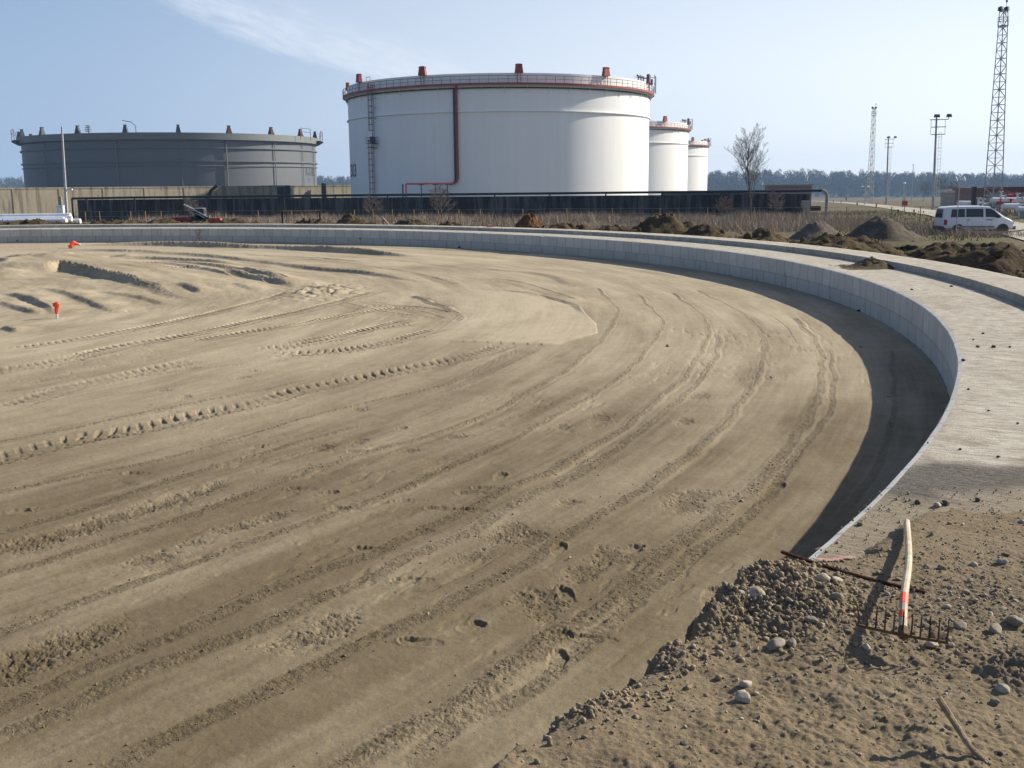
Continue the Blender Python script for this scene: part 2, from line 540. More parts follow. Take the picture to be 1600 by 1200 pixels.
def wrange(v, a, b_):
    r = wt.nodes.new('ShaderNodeMapRange'); r.interpolation_type = 'SMOOTHSTEP'; wt.links.new(v, r.inputs['Value'])
    r.inputs['From Min'].default_value = a; r.inputs['From Max'].default_value = b_
    return r.outputs[0]
n1 = wnoise(0.9, 6, 0.6, 0.5); n2 = wnoise(3.5, 5, 0.6, 0.3)
edge = wmath('ADD', band, wmath('MULTIPLY', wmath('SUBTRACT', n1, 0.5), 3.0))
veil = wmath('MULTIPLY', wrange(edge, -0.2, 1.2), wmath('ADD', 0.16, wmath('MULTIPLY', wrange(edge, 3.2, 0.6), wmath('MULTIPLY', wrange(n2, 0.05, 0.9), 0.38))))
fac = wmath('MULTIPLY', veil, wmath('MULTIPLY', wrange(az, -19.0, -15.0), wrange(el, 3.5, 6.0)))
tint = wt.nodes.new('ShaderNodeMix'); tint.data_type = 'RGBA'; tint.blend_type = 'MULTIPLY'; tint.inputs[0].default_value = 1.0
wt.links.new(sky.outputs[0], tint.inputs[6]); tint.inputs[7].default_value = (0.93, 0.97, 1.10, 1)
# the milky band of haze low on the sky
low = wt.nodes.new('ShaderNodeMix'); low.data_type = 'RGBA'
glow = wt.nodes.new('ShaderNodeMix'); glow.data_type = 'RGBA'; wt.links.new(wrange(az, -32.0, 30.0), glow.inputs[0])
glow.inputs[6].default_value = (3.3, 4.6, 6.9, 1); glow.inputs[7].default_value = (10.3, 10.9, 11.6, 1)
wt.links.new(wmath('MULTIPLY', wmath('MULTIPLY', wrange(el, 24.0, 0.0), wrange(az, -150.0, -60.0)), wmath('MULTIPLY', wrange(az, 170.0, 110.0), 0.86)), low.inputs[0]); wt.links.new(tint.outputs[2], low.inputs[6]); wt.links.new(glow.outputs[2], low.inputs[7])
mx = wt.nodes.new('ShaderNodeMix'); mx.data_type = 'RGBA'
wt.links.new(fac, mx.inputs[0]); wt.links.new(low.outputs[2], mx.inputs[6]); mx.inputs[7].default_value = (10.0, 10.3, 10.9, 1)
wt.links.new(mx.outputs[2], bg.inputs['Color'])
bg.inputs['Strength'].default_value = 0.068

SC.view_settings.view_transform = 'Standard'; SC.view_settings.look = 'None'
SC.view_settings.exposure = 0.64; SC.view_settings.gamma = 1.0

hm = bpy.data.materials.new('pale_air'); hm.use_nodes = True
hm.node_tree.nodes.remove(hm.node_tree.nodes['Principled BSDF'])
pv = hm.node_tree.nodes.new('ShaderNodeVolumePrincipled')
pv.inputs['Color'].default_value = (0.44, 0.67, 1.0, 1); pv.inputs['Density'].default_value = 0.00020; pv.inputs['Anisotropy'].default_value = 0.0
hm.node_tree.links.new(pv.outputs[0], hm.node_tree.nodes['Material Output'].inputs['Volume'])
hz = MB().box((0, 300, 12), (4000, 3400, 84)).build('haze', hm)
tag(hz, 'pale blue air over the distant wood', None, None, 'stuff')


# ------------------------------------------------------------------ sand inside the ring
def sp_(pts):
    return np.array([tuple(onz(x, y, SAND_Z))[:2] for x, y in pts])


def spline(P, step=0.12):
    P = np.asarray(P, float)
    Q = np.vstack([2 * P[0] - P[1], P, 2 * P[-1] - P[-2]])
    out = []
    for i in range(1, len(Q) - 2):
        p0, p1, p2, p3 = Q[i - 1], Q[i], Q[i + 1], Q[i + 2]
        n = max(2, int(np.linalg.norm(p2 - p1) / step))
        t = np.linspace(0, 1, n, endpoint=False)[:, None]
        out.append(0.5 * ((2 * p1) + (-p0 + p2) * t + (2 * p0 - 5 * p1 + 4 * p2 - p3) * t ** 2 + (-p0 + 3 * p1 - 3 * p2 + p3) * t ** 3))
    out.append(P[-1:])
    return np.vstack(out)


def near(X, Y, line, reach):
    """indices within reach of the polyline, signed distance (left of travel positive) and arc length"""
    seg = np.diff(line, axis=0); L = np.hypot(seg[:, 0], seg[:, 1]); arc = np.r_[0, np.cumsum(L)]
    best = {}
    N = len(seg); ch = 10
    ids = []; dd = []; ss = []
    for c0 in range(0, N, ch):
        sub = line[c0:min(c0 + ch, N) + 1]
        x0, y0 = sub.min(0) - reach; x1, y1 = sub.max(0) + reach
        k = np.nonzero((X > x0) & (X < x1) & (Y > y0) & (Y < y1))[0]
        if not len(k): continue
        xx, yy = X[k], Y[k]
        bd = np.full(len(k), 1e9); bs = np.zeros(len(k)); bt = np.zeros(len(k))
        for i in range(c0, min(c0 + ch, N)):
            a = line[i]; s = seg[i]; l2 = L[i] ** 2 + 1e-12
            t = ((xx - a[0]) * s[0] + (yy - a[1]) * s[1]) / l2
            tc_ = np.clip(t, 0, 1)
            ex = xx - a[0] - tc_ * s[0]; ey = yy - a[1] - tc_ * s[1]
            d2 = ex * ex + ey * ey
            m = d2 < bd
            bd[m] = d2[m]; bt[m] = (arc[i] + tc_ * L[i])[m]; bs[m] = np.sign(s[0] * ey - s[1] * ex)[m]
        d = np.sqrt(bd); m = d < reach
        ids.append(k[m]); dd.append(d[m] * bs[m]); ss.append(bt[m])
    if not ids: return np.zeros(0, int), np.zeros(0), np.zeros(0), arc[-1]
    ids = np.concatenate(ids); dd = np.concatenate(dd); ss = np.concatenate(ss)
    if not len(ids): return np.zeros(0, int), np.zeros(0), np.zeros(0), arc[-1]
    o = np.lexsort((np.abs(dd), ids)); ids, dd, ss = ids[o], dd[o], ss[o]
    f = np.r_[True, ids[1:] != ids[:-1]]
    return ids[f], dd[f], ss[f], arc[-1]


# windrows left by the grader blade: (points in the photo, width, height)
RIDGES = [
    ([(934, 449), (962, 479), (964, 497), (940, 531), (899, 569), (857, 595), (797, 629), (756, 651), (700, 674), (625, 694), (557, 713), (461, 743), (360, 781), (296, 805), (187, 839), (94, 869), (0, 899), (-120, 938)], .12, .026),
    ([(1000, 460), (1022, 486), (1036, 505), (1028, 524), (1003, 555), (977, 584), (932, 614), (869, 651), (812, 681), (756, 707), (685, 739), (617, 768), (525, 803), (412, 839), (319, 872), (210, 912), (105, 947), (0, 989), (-140, 1040)], .11, .02),
    ([(1049, 456), (1086, 482), (1105, 505), (1109, 520), (1097, 546), (1071, 591), (1045, 610), (1000, 651), (932, 696), (876, 730), (797, 762), (725, 799), (669, 821), (627, 840), (567, 870), (499, 890), (394, 932), (319, 970), (187, 1026), (112, 1060), (0, 1116), (-120, 1180)], .12, .028),
    ([(1122, 520), (1124, 542), (1109, 572), (1075, 614), (1037, 647), (1000, 674), (955, 707), (869, 757), (794, 796), (740, 832), (687, 851), (631, 874), (575, 904), (500, 938), (450, 962), (375, 996), (292, 1026), (206, 1060), (112, 1105), (0, 1150), (-120, 1200)], .13, .022),
    ([(1086, 452), (1135, 475), (1176, 501), (1195, 527), (1193, 565), (1176, 606), (1157, 632), (1109, 689), (1056, 726), (1000, 767), (961, 787), (897, 825), (860, 849), (826, 874), (762, 907), (687, 949), (612, 986), (549, 1016), (500, 1042), (412, 1086), (337, 1120), (270, 1152), (150, 1210), (60, 1255)], .12, .026),
    ([(1240, 494), (1270, 524), (1284, 560), (1281, 614), (1262, 651), (1236, 700), (1195, 745), (1157, 775), (1109, 816), (1040, 866), (987, 904), (950, 941), (894, 982), (856, 1005), (819, 1039), (744, 1080), (687, 1114), (612, 1155), (537, 1200), (440, 1260)], .15, .03),
    ([(1296, 542), (1302, 580), (1300, 629), (1285, 662), (1232, 726), (1210, 764), (1169, 805), (1131, 832), (1080, 874), (1025, 915), (950, 978), (890, 1030), (822, 1080), (760, 1112), (702, 1142), (640, 1190), (590, 1230)], .11, .011),
    ([(737, 591), (662, 610), (580, 629), (494, 648), (375, 684), (312, 702), (225, 724), (112, 747), (0, 769), (-100, 790)], .1, .02),
    ([(587, 659), (475, 689), (412, 709), (262, 752), (187, 779), (94, 809), (0, 833), (-100, 862)], .12, .022),
    ([(500, 589), (406, 611), (219, 645), (120, 668), (0, 689), (-100, 706)], .12, .03),
    ([(0, 620), (110, 603), (280, 580), (420, 566)], .1, .02),
    ([(375, 525), (470, 505), (550, 486), (600, 470)], .18, .03),
    ([(1150, 468), (1215, 500), (1250, 540)], .07, .012),
    ([(719, 418), (800, 424), (860, 432), (900, 450)], .1, .03),
    ([(1390, 545), (1398, 610), (1394, 662), (1375, 726), (1337, 779), (1300, 815)], .09, .03),
    ([(640, 462), (690, 478), (718, 492), (712, 505)], .25, .05),
    ([(750, 385 + 26), (900, 419), (1020, 428), (1060, 436)], .1, .02),
]
# small ledges whose steep side faces the near side: (points from left to right, height, run-out behind)
LEDGES = [
    ([(120, 395), (270, 397), (400, 409), (475, 419), (569, 428), (640, 438), (719, 447)], .10, 1.6),
    ([(40, 394), (160, 392), (270, 397)], .10, 1.5),
    ([(70, 384), (240, 384), (400, 388), (550, 395), (692, 405)], .22, 1.2),
    ([(170, 418), (260, 414), (340, 421), (430, 440), (470, 452)], .12, 1.2),
    ([(130, 408), (220, 404), (300, 409), (380, 415)], .13, 1.2),
    ([(350, 428), (420, 442), (466, 451)], .15, 1.2),
    ([(140, 405), (175, 403), (210, 404)], .16, 1.0),
    ([(200, 417), (260, 419), (330, 428), (390, 438)], .10, 1.0),
    ([(0, 458), (40, 466), (80, 486), (95, 492)], .14, .8),
    ([(0, 470), (30, 482), (70, 492)], .1, .6),
    ([(60, 448), (110, 461), (160, 480), (190, 490)], .08, .8),
    ([(0, 402), (40, 403), (70, 406)], .22, 1.0),
    ([(0, 420), (20, 422)], .2, .8),
    ([(140, 455), (200, 462), (270, 478)], .06, .6),
    ([(280, 449), (300, 455), (318, 463)], .14, .6),
    ([(370, 446), (400, 456)], .08, .6),
    ([(5, 512), (20, 516), (32, 520)], .12, .5),
    ([(719, 447), (760, 452), (831, 460), (880, 472), (906, 482), (926, 498)], .05, 1.0),
    ([(719, 418), (800, 424), (860, 432), (900, 450)], .04, .8),
    ([(440, 384), (560, 386), (700, 391), (860, 401), (980, 413)], .05, 1.0),
]
# tyre tracks: (points, width, pitch of the lugs, depth)
TREADS = [
    ([(800, 537), (737, 556), (662, 572), (587, 587), (524, 599), (456, 614), (406, 629), (312, 648), (219, 670), (125, 686), (62, 701), (0, 717), (-90, 738)], .46, .26, .06),
    ([(599, 454), (500, 479), (375, 507), (281, 526), (187, 542), (94, 564), (0, 579), (-60, 590)], .5, .22, .07),
    ([(469, 454), (375, 479), (281, 501), (156, 525), (60, 540), (0, 548)], .46, .22, .06),
    ([(689, 514), (620, 532), (550, 546), (480, 552), (400, 556)], .46, .22, .065),
    ([(644, 499), (580, 514), (512, 531), (400, 548)], .46, .22, .065),
    ([(660, 505), (600, 512), (540, 522), (470, 534), (420, 541)], .4, .18, .05),
    ([(640, 478), (560, 490), (480, 505), (380, 520), (300, 535)], .44, .2, .045),
    ([(700, 490), (660, 482), (600, 478), (540, 480)], .4, .2, .03),
    ([(320, 560), (200, 585), (90, 612), (0, 640)], .44, .22, .03),
    ([(831, 542), (775, 569), (719, 595), (660, 616)], .42, .18, .022),
    ([(752, 434), (812, 445), (884, 471)], .6, .17, .035),
    ([(400, 398), (531, 411), (625, 426), (707, 445)], .5, .2, .04),
    ([(156, 393), (300, 396), (450, 401), (560, 409)], .5, .22, .07),
    ([(200, 420), (300, 419), (390, 432), (440, 446)], .5, .2, .06),
    ([(230, 425), (330, 426), (400, 440)], .5, .2, .06),
    ([(510, 470), (590, 488), (660, 496)], .46, .2, .018),
    ([(560, 470), (640, 485), (690, 500)], .4, .2, .016),
]
FOOT = [(885, 930, 80), (728, 984, 20), (648, 907, 160), (872, 858, 60), (540, 796, 150), (640, 783, 160), (690, 795, 150), (735, 797, 150),
        (580, 858, 150), (472, 764, 150), (570, 706, 160), (620, 672, 30), (677, 735, 20), (760, 763, 150), (860, 1001, 20), (930, 1000, 150), (1215, 760, 40),
        (870, 1035, 60), (395, 700, 20), (215, 740, 150), (505, 772, 10), (20, 800, 10), (660, 1005, 150), (985, 860, 30), (1110, 930, 40), (740, 770, 160), (780, 745, 60)]
PITS = [(334, 760, .12), (307, 771, .12), (277, 779, .12), (251, 789, .13), (221, 798, .14), (180, 808, .15), (139, 822, .15), (105, 833, .15), (67, 844, .15), (45, 848, .15), (17, 858, .17),
        (154, 990, .14), (112, 1006, .16), (56, 1022, .17), (30, 1041, .16), (8, 1055, .18), (364, 826, .13), (424, 808, .13), (300, 850, .1), (232, 875, .14), (469, 1000, .14), (522, 978, .16),
        (950, 872, .16), (905, 895, .14), (938, 653, .18), (880, 668, .12), (715, 683, .12), (640, 705, .12), (1090, 620, .2), (1070, 660, .14), (1085, 775, .2), (1070, 790, .2),
        (830, 840, .16), (800, 828, .16), (780, 840, .14), (735, 870, .12), (865, 760, .08), (890, 785, .09), (505, 700, .14), (560, 690, .12), (590, 700, .1), (820, 935, .12), (855, 950, .14), (850, 930, .12),
        (660, 830, .1), (560, 640, .12), (380, 590, .12), (395, 580, .1), (255, 610, .1), (290, 620, .1), (300, 575, .12)]


def sand_height(X, Y):
    r = np.hypot(X - CX, Y - CY); ang = np.arctan2(Y - CY, X - CX)
    d = RI - r; s = ang * RI
    far = sst(14, 26, Y)
    h = 0.011 * fbm(X * .35, Y * .35, 4, 3) + 0.004 * fbm(X * 1.7, Y * 1.7, 3, 5)
    st = fbm(s * .35, d * 2.6, 5, 9, .6)                          # lengthwise grader streaks
    h += 0.004 * st
    scr = fbm(s * .45, d * 20, 4, 27, .7)
    h += 0.0009 * scr * sst(30, 15, Y)
    # small torn scars of the blade
    sc = fbm(s * 3.0 + 0.6 * d, d * 13.0, 3, 21, .6)
    patch = sst(0.05, 0.4, fbm(X * .5, Y * .5, 3, 23))
    h -= 0.008 * patch * sst(0.28, 0.55, sc)
    fine = fbm(X * 22, Y * 22, 3, 31, .65)
    h += 0.0022 * fine
    crumb = np.zeros_like(X); pale = np.clip(.05 + .60 * sst(5, 19, Y) + .10 * sst(30, 40, Y) + 00.40 * st + .12 * scr + .16 * fbm(X * .25, Y * .25, 3, 25), 0, 1)
    # disturbed corner on the far left
    rough = sst(18, 24, Y) * sst(-2.0, -6.0, X) * sst(46, 38, Y)
    h += rough * (0.02 * fbm(s * .4, d * 1.8, 5, 41, .6) + 0.018 * fbm(X * .3, Y * .45, 4, 43))
    # smoothed area: flat and pale
    sm = sp_([(600, 455), (720, 448), (831, 461), (906, 483), (931, 507), (933, 521), (869, 540), (665, 531), (700, 505), (720, 490)])
    ins = np.zeros(len(X), bool)
    k = np.nonzero((X > sm[:, 0].min()) & (X < sm[:, 0].max()) & (Y > sm[:, 1].min()) & (Y < sm[:, 1].max()))[0]
    xx, yy = X[k], Y[k]; c = np.zeros(len(k), bool)
    for i in range(len(sm)):
        a, b = sm[i], sm[i - 1]
        c ^= ((a[1] > yy) != (b[1] > yy)) & (xx < (b[0] - a[0]) * (yy - a[1]) / (b[1] - a[1] + 1e-12) + a[0])
    ins[k] = c
    _ed = fbm(X * 3, Y * 3, 3, 85); ins &= (_ed > -.8)
    iw = ins * sst(sm[:, 0].min() + .3, sm[:, 0].min() + 4.2, X + .8 * fbm(X * .8, Y * .8, 4, 87))
    h = h + iw * (0.020 - 0.88 * h); pale = pale + iw * (np.clip(.92 + .2 * st + .2 * scr, .5, 1) - pale)
    base = h.copy()
    cn = fbm(X * 24, Y * 24, 4, 51, .7); cg = fbm(X * 26, Y * 26, 3, 53, .5)
    for pts, w, hh, pitch_depth in [(p, w, None, (q, dp)) for p, w, q, dp in TREADS]:
        line = spline(sp_(pts)); ww = w * 0.62
        i, dd, ss, L = near(X, Y, line, ww)
        if not len(i): continue
        q, dp = pitch_depth
        u = dd / (w / 2); e = sst(0, .5, ss) * sst(0, .5, L - ss)
        ph = ss / (q * .62) + 0.5 * (u > 0) + 0.85 * np.abs(u) + 0.2 * vn(ss * .7, u * 0, 61)
        lug = sst(0.20, 0.14, np.abs((ph % 1.0) - 0.5)) * sst(1.0, .94, np.abs(u)) * sst(.10, .16, np.abs(u))
        wear = np.clip(0.75 + 0.8 * fbm(X[i] * 1.3, Y[i] * 1.3, 3, 63), 0.1, 1.2)
        rim = np.exp(-((np.abs(u) - 1.02) / .12) ** 2)
        h[i] += e * wear * (-dp * .2 * sst(1.08, .75, np.abs(u)) - dp * .34 * lug + dp * .16 * rim) * (1 + .5 * fine[i])
        crumb[i] = np.maximum(crumb[i], 0.45 * e * sst(1.1, .8, np.abs(u)))
    for pts, w, hh in RIDGES:
        line = spline(sp_(pts)); reach = w * 2.2
        i, dd, ss, L = near(X, Y, line, reach)
        if not len(i): continue
        e = sst(0, .6, ss) * sst(0, .6, L - ss)
        wv = w * np.interp(Y[i], [6, 11, 20], [.95, .6, .42])
        wob = 0.22 * w * vn(ss * 1.1, ss * 0, 71) + .12 * w * vn(ss * 4.0, ss * 0, 72)
        u = (dd + wob) / wv
        hh = hh * np.interp(Y[i], [6, 11, 20], [.44, .58, .85])
        cl_ = np.interp(Y[i], [6, 12], [1, .3])
        var = np.clip(0.85 + 0.9 * vn(ss * .5, ss * 0, 73), .2, 1.4)
        prof = np.exp(-(u * 1.6) ** 2)
        trench = -0.35 * np.exp(-((u - 1.25) / .35) ** 2) - 0.2 * np.exp(-((u + 1.2) / .3) ** 2)
        lump = np.clip(np.abs(cg[i]), 0, .42) * prof
        h[i] += e * hh * var * (0.66 * prof + .95 * lump * .85 * cl_ + .8 * trench)
        crumb[i] = np.maximum(crumb[i], e * sst(.2, .7, prof) * np.clip(.75 + cn[i], 0, 1))
    # scarp of the dug-out bank at the left
    cr = spline(sp_([(58, 428), (80, 424), (103, 422), (156, 430), (203, 440), (250, 452), (306, 471)]))
    i, dd, ss, L = near(X, Y, cr, 5.0)
    e = sst(0, .9, ss) * np.clip(1 - ss / L, 0, 1) ** .75
    wl = dd + 0.10 * vn(ss * 1.2, ss * 0, 75)
    h[i] += e * 0.33 * np.where(wl > 0, sst(5.0, 0.05, wl), sst(-.42, 0.02, wl) * (1 + .25 * cg[i]))
    for pts, hh, back in LEDGES:
        i, dd, ss, L = near(X, Y, spline(sp_(pts)), back)
        if not len(i): continue
        e = sst(0, .25 * L, ss) * sst(0, .25 * L, L - ss) * np.clip(1 + .5 * vn(ss * .25, 0 * ss, 83), .4, 1.5)
        wl = dd + 0.04 * vn(ss * .8, ss * 0, 76)
        h[i] += e * hh * .75 * np.where(wl > 0, sst(back, 0.04, wl), sst(-np.clip(.0085 * Y[i], .1, .4), 0, wl) * (1 + .3 * cn[i]))
    # mound of sand on it
    m = onz(80, 414, SAND_Z)
    h += 0.30 * np.exp(-(((X - m.x) / 1.5) ** 2 + ((Y - m.y) / 1.6) ** 2)) * (1 + .25 * fbm(X * 2, Y * 2, 3, 77))
    m = onz(8, 430, SAND_Z)
    h += 0.2 * np.exp(-(((X - m.x) / .7) ** 2 + ((Y - m.y) / .9) ** 2)) * (1 + .3 * fbm(X * 2, Y * 2, 3, 78))
    m = onz(505, 456, SAND_Z)
    mk = np.exp(-(((X - m.x) / .8) ** 2 + ((Y - m.y) / 1.6) ** 2))
    h += 0.09 * mk * (0.3 + 1.6 * np.abs(fbm(X * 3, Y * 3, 3, 79)))
    for px, py, a in FOOT:
        p = onz(px, py, SAND_Z); a = math.radians(a + 20)
        k = np.nonzero((np.abs(X - p.x) < .3) & (np.abs(Y - p.y) < .3))[0]
        if not len(k): continue
        x, y = X[k] - p.x, Y[k] - p.y
        u = (math.cos(a) * x + math.sin(a) * y) / .135; v = (-math.sin(a) * x + math.cos(a) * y) / (.052 * (1 + .18 * np.clip(u, -1, 1)))
        rr = np.sqrt(u * u + v * v)
        rr = rr * (1 + .35 * fine[k]); ff = fine[k]
        h[k] += (-.015 * sst(1.1, .85, rr) * (1 - .5 * np.exp(-((u + .35) / .14) ** 2)) * np.clip(.75 + .5 * u, .15, 1.2) + .006 * np.exp(-((rr - 1.15) / .12) ** 2) * np.clip(.4 + .8 * u, 0, 1)) * (1 + .5 * ff)
    for px, py, q in PITS:
        p = onz(px, py, SAND_Z)
        k = np.nonzero((np.abs(X - p.x) < 3.2 * q) & (np.abs(Y - p.y) < 3.2 * q))[0]
        if not len(k): continue
        a = 0.9 + math.sin(px) * .6
        x, y = X[k] - p.x, Y[k] - p.y
        u = (math.cos(a) * x + math.sin(a) * y) / (q * 1.25); v = (-math.sin(a) * x + math.cos(a) * y) / (q * .8)
        rr = np.sqrt(u * u + v * v) * (1.25 + .9 * cn[k])
        f = np.exp(-(rr ** 2))
        h[k] += f * (-.013 + .013 * np.clip(np.abs(cg[k]), 0, .5)); crumb[k] = np.maximum(crumb[k], .75 * sst(.25, .7, f))
    # loose grains heaped against the wall foot
    h += 0.02 * sst(.35, 0, d) * (1 + .6 * fbm(X * 5, Y * 5, 3, 81))
    h += crumb * 0.006 * fbm(X * 40, Y * 40, 2, 91)
    return h, crumb, pale


def polar_grid(a_list, r_list):
    A, R = np.meshgrid(np.radians(a_list), r_list, indexing='ij')
    return (R * np.sin(A)).ravel(), (R * np.cos(A)).ravel()


_a = np.r_[np.linspace(-112, -34, 60), np.linspace(-33.6, -28, 40)[1:-1], np.linspace(-28, 28, 1180), np.linspace(28.3, 60, 40)]
# rows evenly spread over what a standing eye sees, plus the floor near the feet
_e = np.r_[np.linspace(2.2, 2.52, 8)[:-1], np.linspace(2.52, 44, 2000)]
_k = np.r_[0.5, 1.0, 1.5, 2.0, (HC - SAND_Z) / np.tan(np.radians(np.r_[np.linspace(44, 30, 260), np.linspace(30, 8, 560)[1:], np.linspace(8, 2.35, 600)[1:]]))]
_k = np.unique(_k)
X, Y = polar_grid(_a, _k)
ok = np.hypot(X - CX, Y - CY) < RI + 0.25
Q = grid_quads(len(_a), len(_k), ok)
V = np.stack([X, Y, 0 * X], 1)
V, Q, _ = compact(V, Q)
H, CR, PL = sand_height(V[:, 0], V[:, 1])
V[:, 2] = SAND_Z + H
me = np_mesh('sand', V, Q[:, ::-1]); fattr(me, 'crumb', CR); fattr(me, 'pale', PL)
tag(link('sand', me, M['sand'], None, True), 'graded sand floor inside the concrete ring with tyre tracks and windrows', None, None, 'structure')
del V, Q, H, CR, PL, X, Y


# ------------------------------------------------------------------ concrete ring foundation
ring = tag(empty('ring_foundation', (CX, CY, 0)), 'curved pale concrete ring foundation with a low kerb around the sand', 'foundation')


def ring_patch(name, prof_fn, n_ang, a0, a1, mat, uvf):
    A = np.linspace(a0, a1, n_ang)
    R, Z, nv = prof_fn(A)
    x, y = R * np.cos(A)[:, None], R * np.sin(A)[:, None]
    V = np.stack([x, y, Z], 2).reshape(-1, 3)
    Qd = grid_quads(n_ang, nv)
    me = np_mesh(name, V, Qd)
    uv = uvf(A, R, Z).reshape(-1, 2)
    l = me.uv_layers.new(name='UVMap'); li = np.empty(len(me.loops), np.int32); me.loops.foreach_get('vertex_index', li)
    l.data.foreach_set('uv', np.ascontiguousarray(uv[li], np.float32).ravel())
    return link(name, me, mat, ring, True)


def edge_wear(A):
    s = A * RI
    return 0.010 * fbm(s * 1.3, 0 * s, 4, 5) - 0.03 * sst(.45, .75, fbm(s * 1.9, 0 * s + 7, 3, 8))


def face_prof(A):                                              # inner face, bottom to top, with a worn grey arris
    z = np.array([-1.3, -.7, -.5, -.36, -.2, -.06, -.03])
    s = A * RI
    facet = 0.012 * np.abs(((s * 2) % 1) - .5)
    R = RI + facet[:, None] + 0 * z[None, :]
    Z = np.broadcast_to(z, R.shape).copy()
    w = edge_wear(A)
    R = np.c_[R, RI + .012 - w, RI + .05 - 1.4 * w]; Z = np.c_[Z, -.012 + w * .3, 0.0 + .3 * w]
    return R, Z, R.shape[1]


def deck_prof(A):
    d = np.r_[np.linspace(.05, .4, 10), np.linspace(.45, W_DECK, 18)]
    R = RI + d[None, :] + 0 * A[:, None]
    w = edge_wear(A); R[:, 0] = RI + .05 - 1.4 * w
    s = (A * RI)[:, None] + 0 * R
    Z = 0.006 * fbm(s * .9, R * 2.2, 4, 12) + .003 * fbm(s * 6, R * 6, 3, 13)
    Z[:, 0] = 0.3 * w
    return R, Z, R.shape[1]


def kerb_prof(A):
    d = np.r_[W_DECK - .012, W_DECK, W_DECK + .012, np.linspace(W_DECK + .1, W_DECK + W_KERB - .03, 10), W_DECK + W_KERB, W_DECK + W_KERB + .01, W_DECK + W_KERB + .02]
    z = np.r_[-.2, H_KERB - .015, H_KERB, np.full(10, H_KERB), H_KERB - .02, -1.0, -1.8]
    R = RI + d[None, :] + 0 * A[:, None]
    s = (A * RI)[:, None] + 0 * R
    Z = z[None, :] + np.where(z[None, :] > .05, .008 * fbm(s * .8, R * 1.5, 4, 15) + .003 * fbm(s * 6, R * 6, 2, 16), 0)
    return R, Z, R.shape[1]


uv_arc = lambda A, R, Z: np.stack([(A * RI)[:, None] + 0 * R, Z], 2)
uv_top = lambda A, R, Z: np.stack([(A * RI)[:, None] + 0 * R, R + Z], 2)
o_face = ring_patch('inner_face', face_prof, 370 * 6 + 1, -PI, PI, M['panel'], uv_arc)
o_face.data.polygons.foreach_set('use_smooth', np.zeros(len(o_face.data.polygons), bool))
_A = np.r_[np.linspace(-PI, math.radians(-62), 200), np.linspace(math.radians(-62), math.radians(35), 1300)[1:], np.linspace(math.radians(35), PI, 700)[1:]]


def ring_patch2(name, prof, mat):
    global np
    lin = np.linspace
    R, Z, nv = prof(_A)
    x, y = R * np.cos(_A)[:, None], R * np.sin(_A)[:, None]
    me = np_mesh(name, np.stack([x, y, Z], 2).reshape(-1, 3), grid_quads(len(_A), nv)[:, ::-1])
    uv = uv_top(_A, R, Z).reshape(-1, 2)
    l = me.uv_layers.new(name='UVMap'); li = np.empty(len(me.loops), np.int32); me.loops.foreach_get('vertex_index', li)
    l.data.foreach_set('uv', np.ascontiguousarray(uv[li], np.float32).ravel())
    wx, wy = (x + CX).ravel(), (y + CY).ravel()
    nn = fbm(wx * 1.5, wy * 1.5, 4, 33)
    dirt = sst(7.2, 5.6, wy + 1.0 * nn) * sst(-6, -2, wx)
    dirt = np.maximum(dirt, .8 * sst(.08, .5, fbm(wx * .9, wy * .9, 5, 35, .6)) * sst(22, 9, wy))
    n4 = fbm(wx * 5, wy * 5, 4, 37, .65)
    tar = sst(5.62, 6.0, wy + .3 * nn + .28 * n4 - .18 * (wx - 2)) * sst(6.80, 6.45, wy + .4 * nn + .18 * n4 - .02 * (wx - 2)) * sst(1.9, 2.1, wx)
    fattr(me, 'dirt', np.clip(dirt, 0, 1)); fattr(me, 'tar', np.clip(tar, 0, 1))
    o = link(name, me, mat, ring, True)
    return autosmooth(o, 40)


ring_patch2('walkway', deck_prof, M['deck'])
ring_patch2('kerb', kerb_prof, M['deck'])


def wall_spot(px, py):
    """point on the inner face seen at a pixel"""
    d = ray(px, py); a = d[0] ** 2 + d[1] ** 2; b = -2 * (d[0] * CX + d[1] * CY); c = CX * CX + CY * CY - RI * RI
    t = (-b + math.sqrt(b * b - 4 * a * c)) / (2 * a)
    return Vector((d[0] * t, d[1] * t, HC + d[2] * t))


# drain holes with a short dark pipe, red survey scribbles on the face
for px, py in ((718, 387), (1343, 488), (20, 381), (27, 376), (563, 373)):
    p = wall_spot(px, py); n = Vector((CX - p.x, CY - p.y, 0)).normalized(); l = p - Vector((CX, CY, 0))
    r = .055 if px not in (563, 27) else .03
    MB().tube([l - n * .05, l + n * .04], r, 10).build('drain_pipe', M['black'], ring)
pm = MB()
for x0, y0, x1, y1 in ((305, 360, 313, 359), (305, 360, 306, 363), (306, 364, 313, 363.5), (313, 359, 313, 364), (307, 367, 312, 366), (310, 366, 309, 371), (306, 372, 315, 371), (312, 373, 312, 376), (306, 374, 306, 377)):
    a, b = wall_spot(x0, y0), wall_spot(x1, y1)
    n = Vector((CX - a.x, CY - a.y, 0)).normalized() * .012
    pm.tube([a + n - ring.location, b + n - ring.location], .018, 4)
pm.build('survey_mark', M['pink_paint'], ring)
for (px, py, sx, sy) in ((1295, 874, .06, .022), (1322, 870, .04, .015)):
    p = onz(px, py, .012) - ring.location
    n = 14
    vs = [(p.x + sx * math.cos(w) * (1 + .3 * math.sin(3 * w + px)), p.y + sy * math.sin(w) * (1.3 + .5 * math.cos(2 * w)), .012) for w in (2 * PI * i / n for i in range(n))]
    MB().add(vs, [tuple(range(n))]).build('paint_mark', M['pink_paint'], ring)


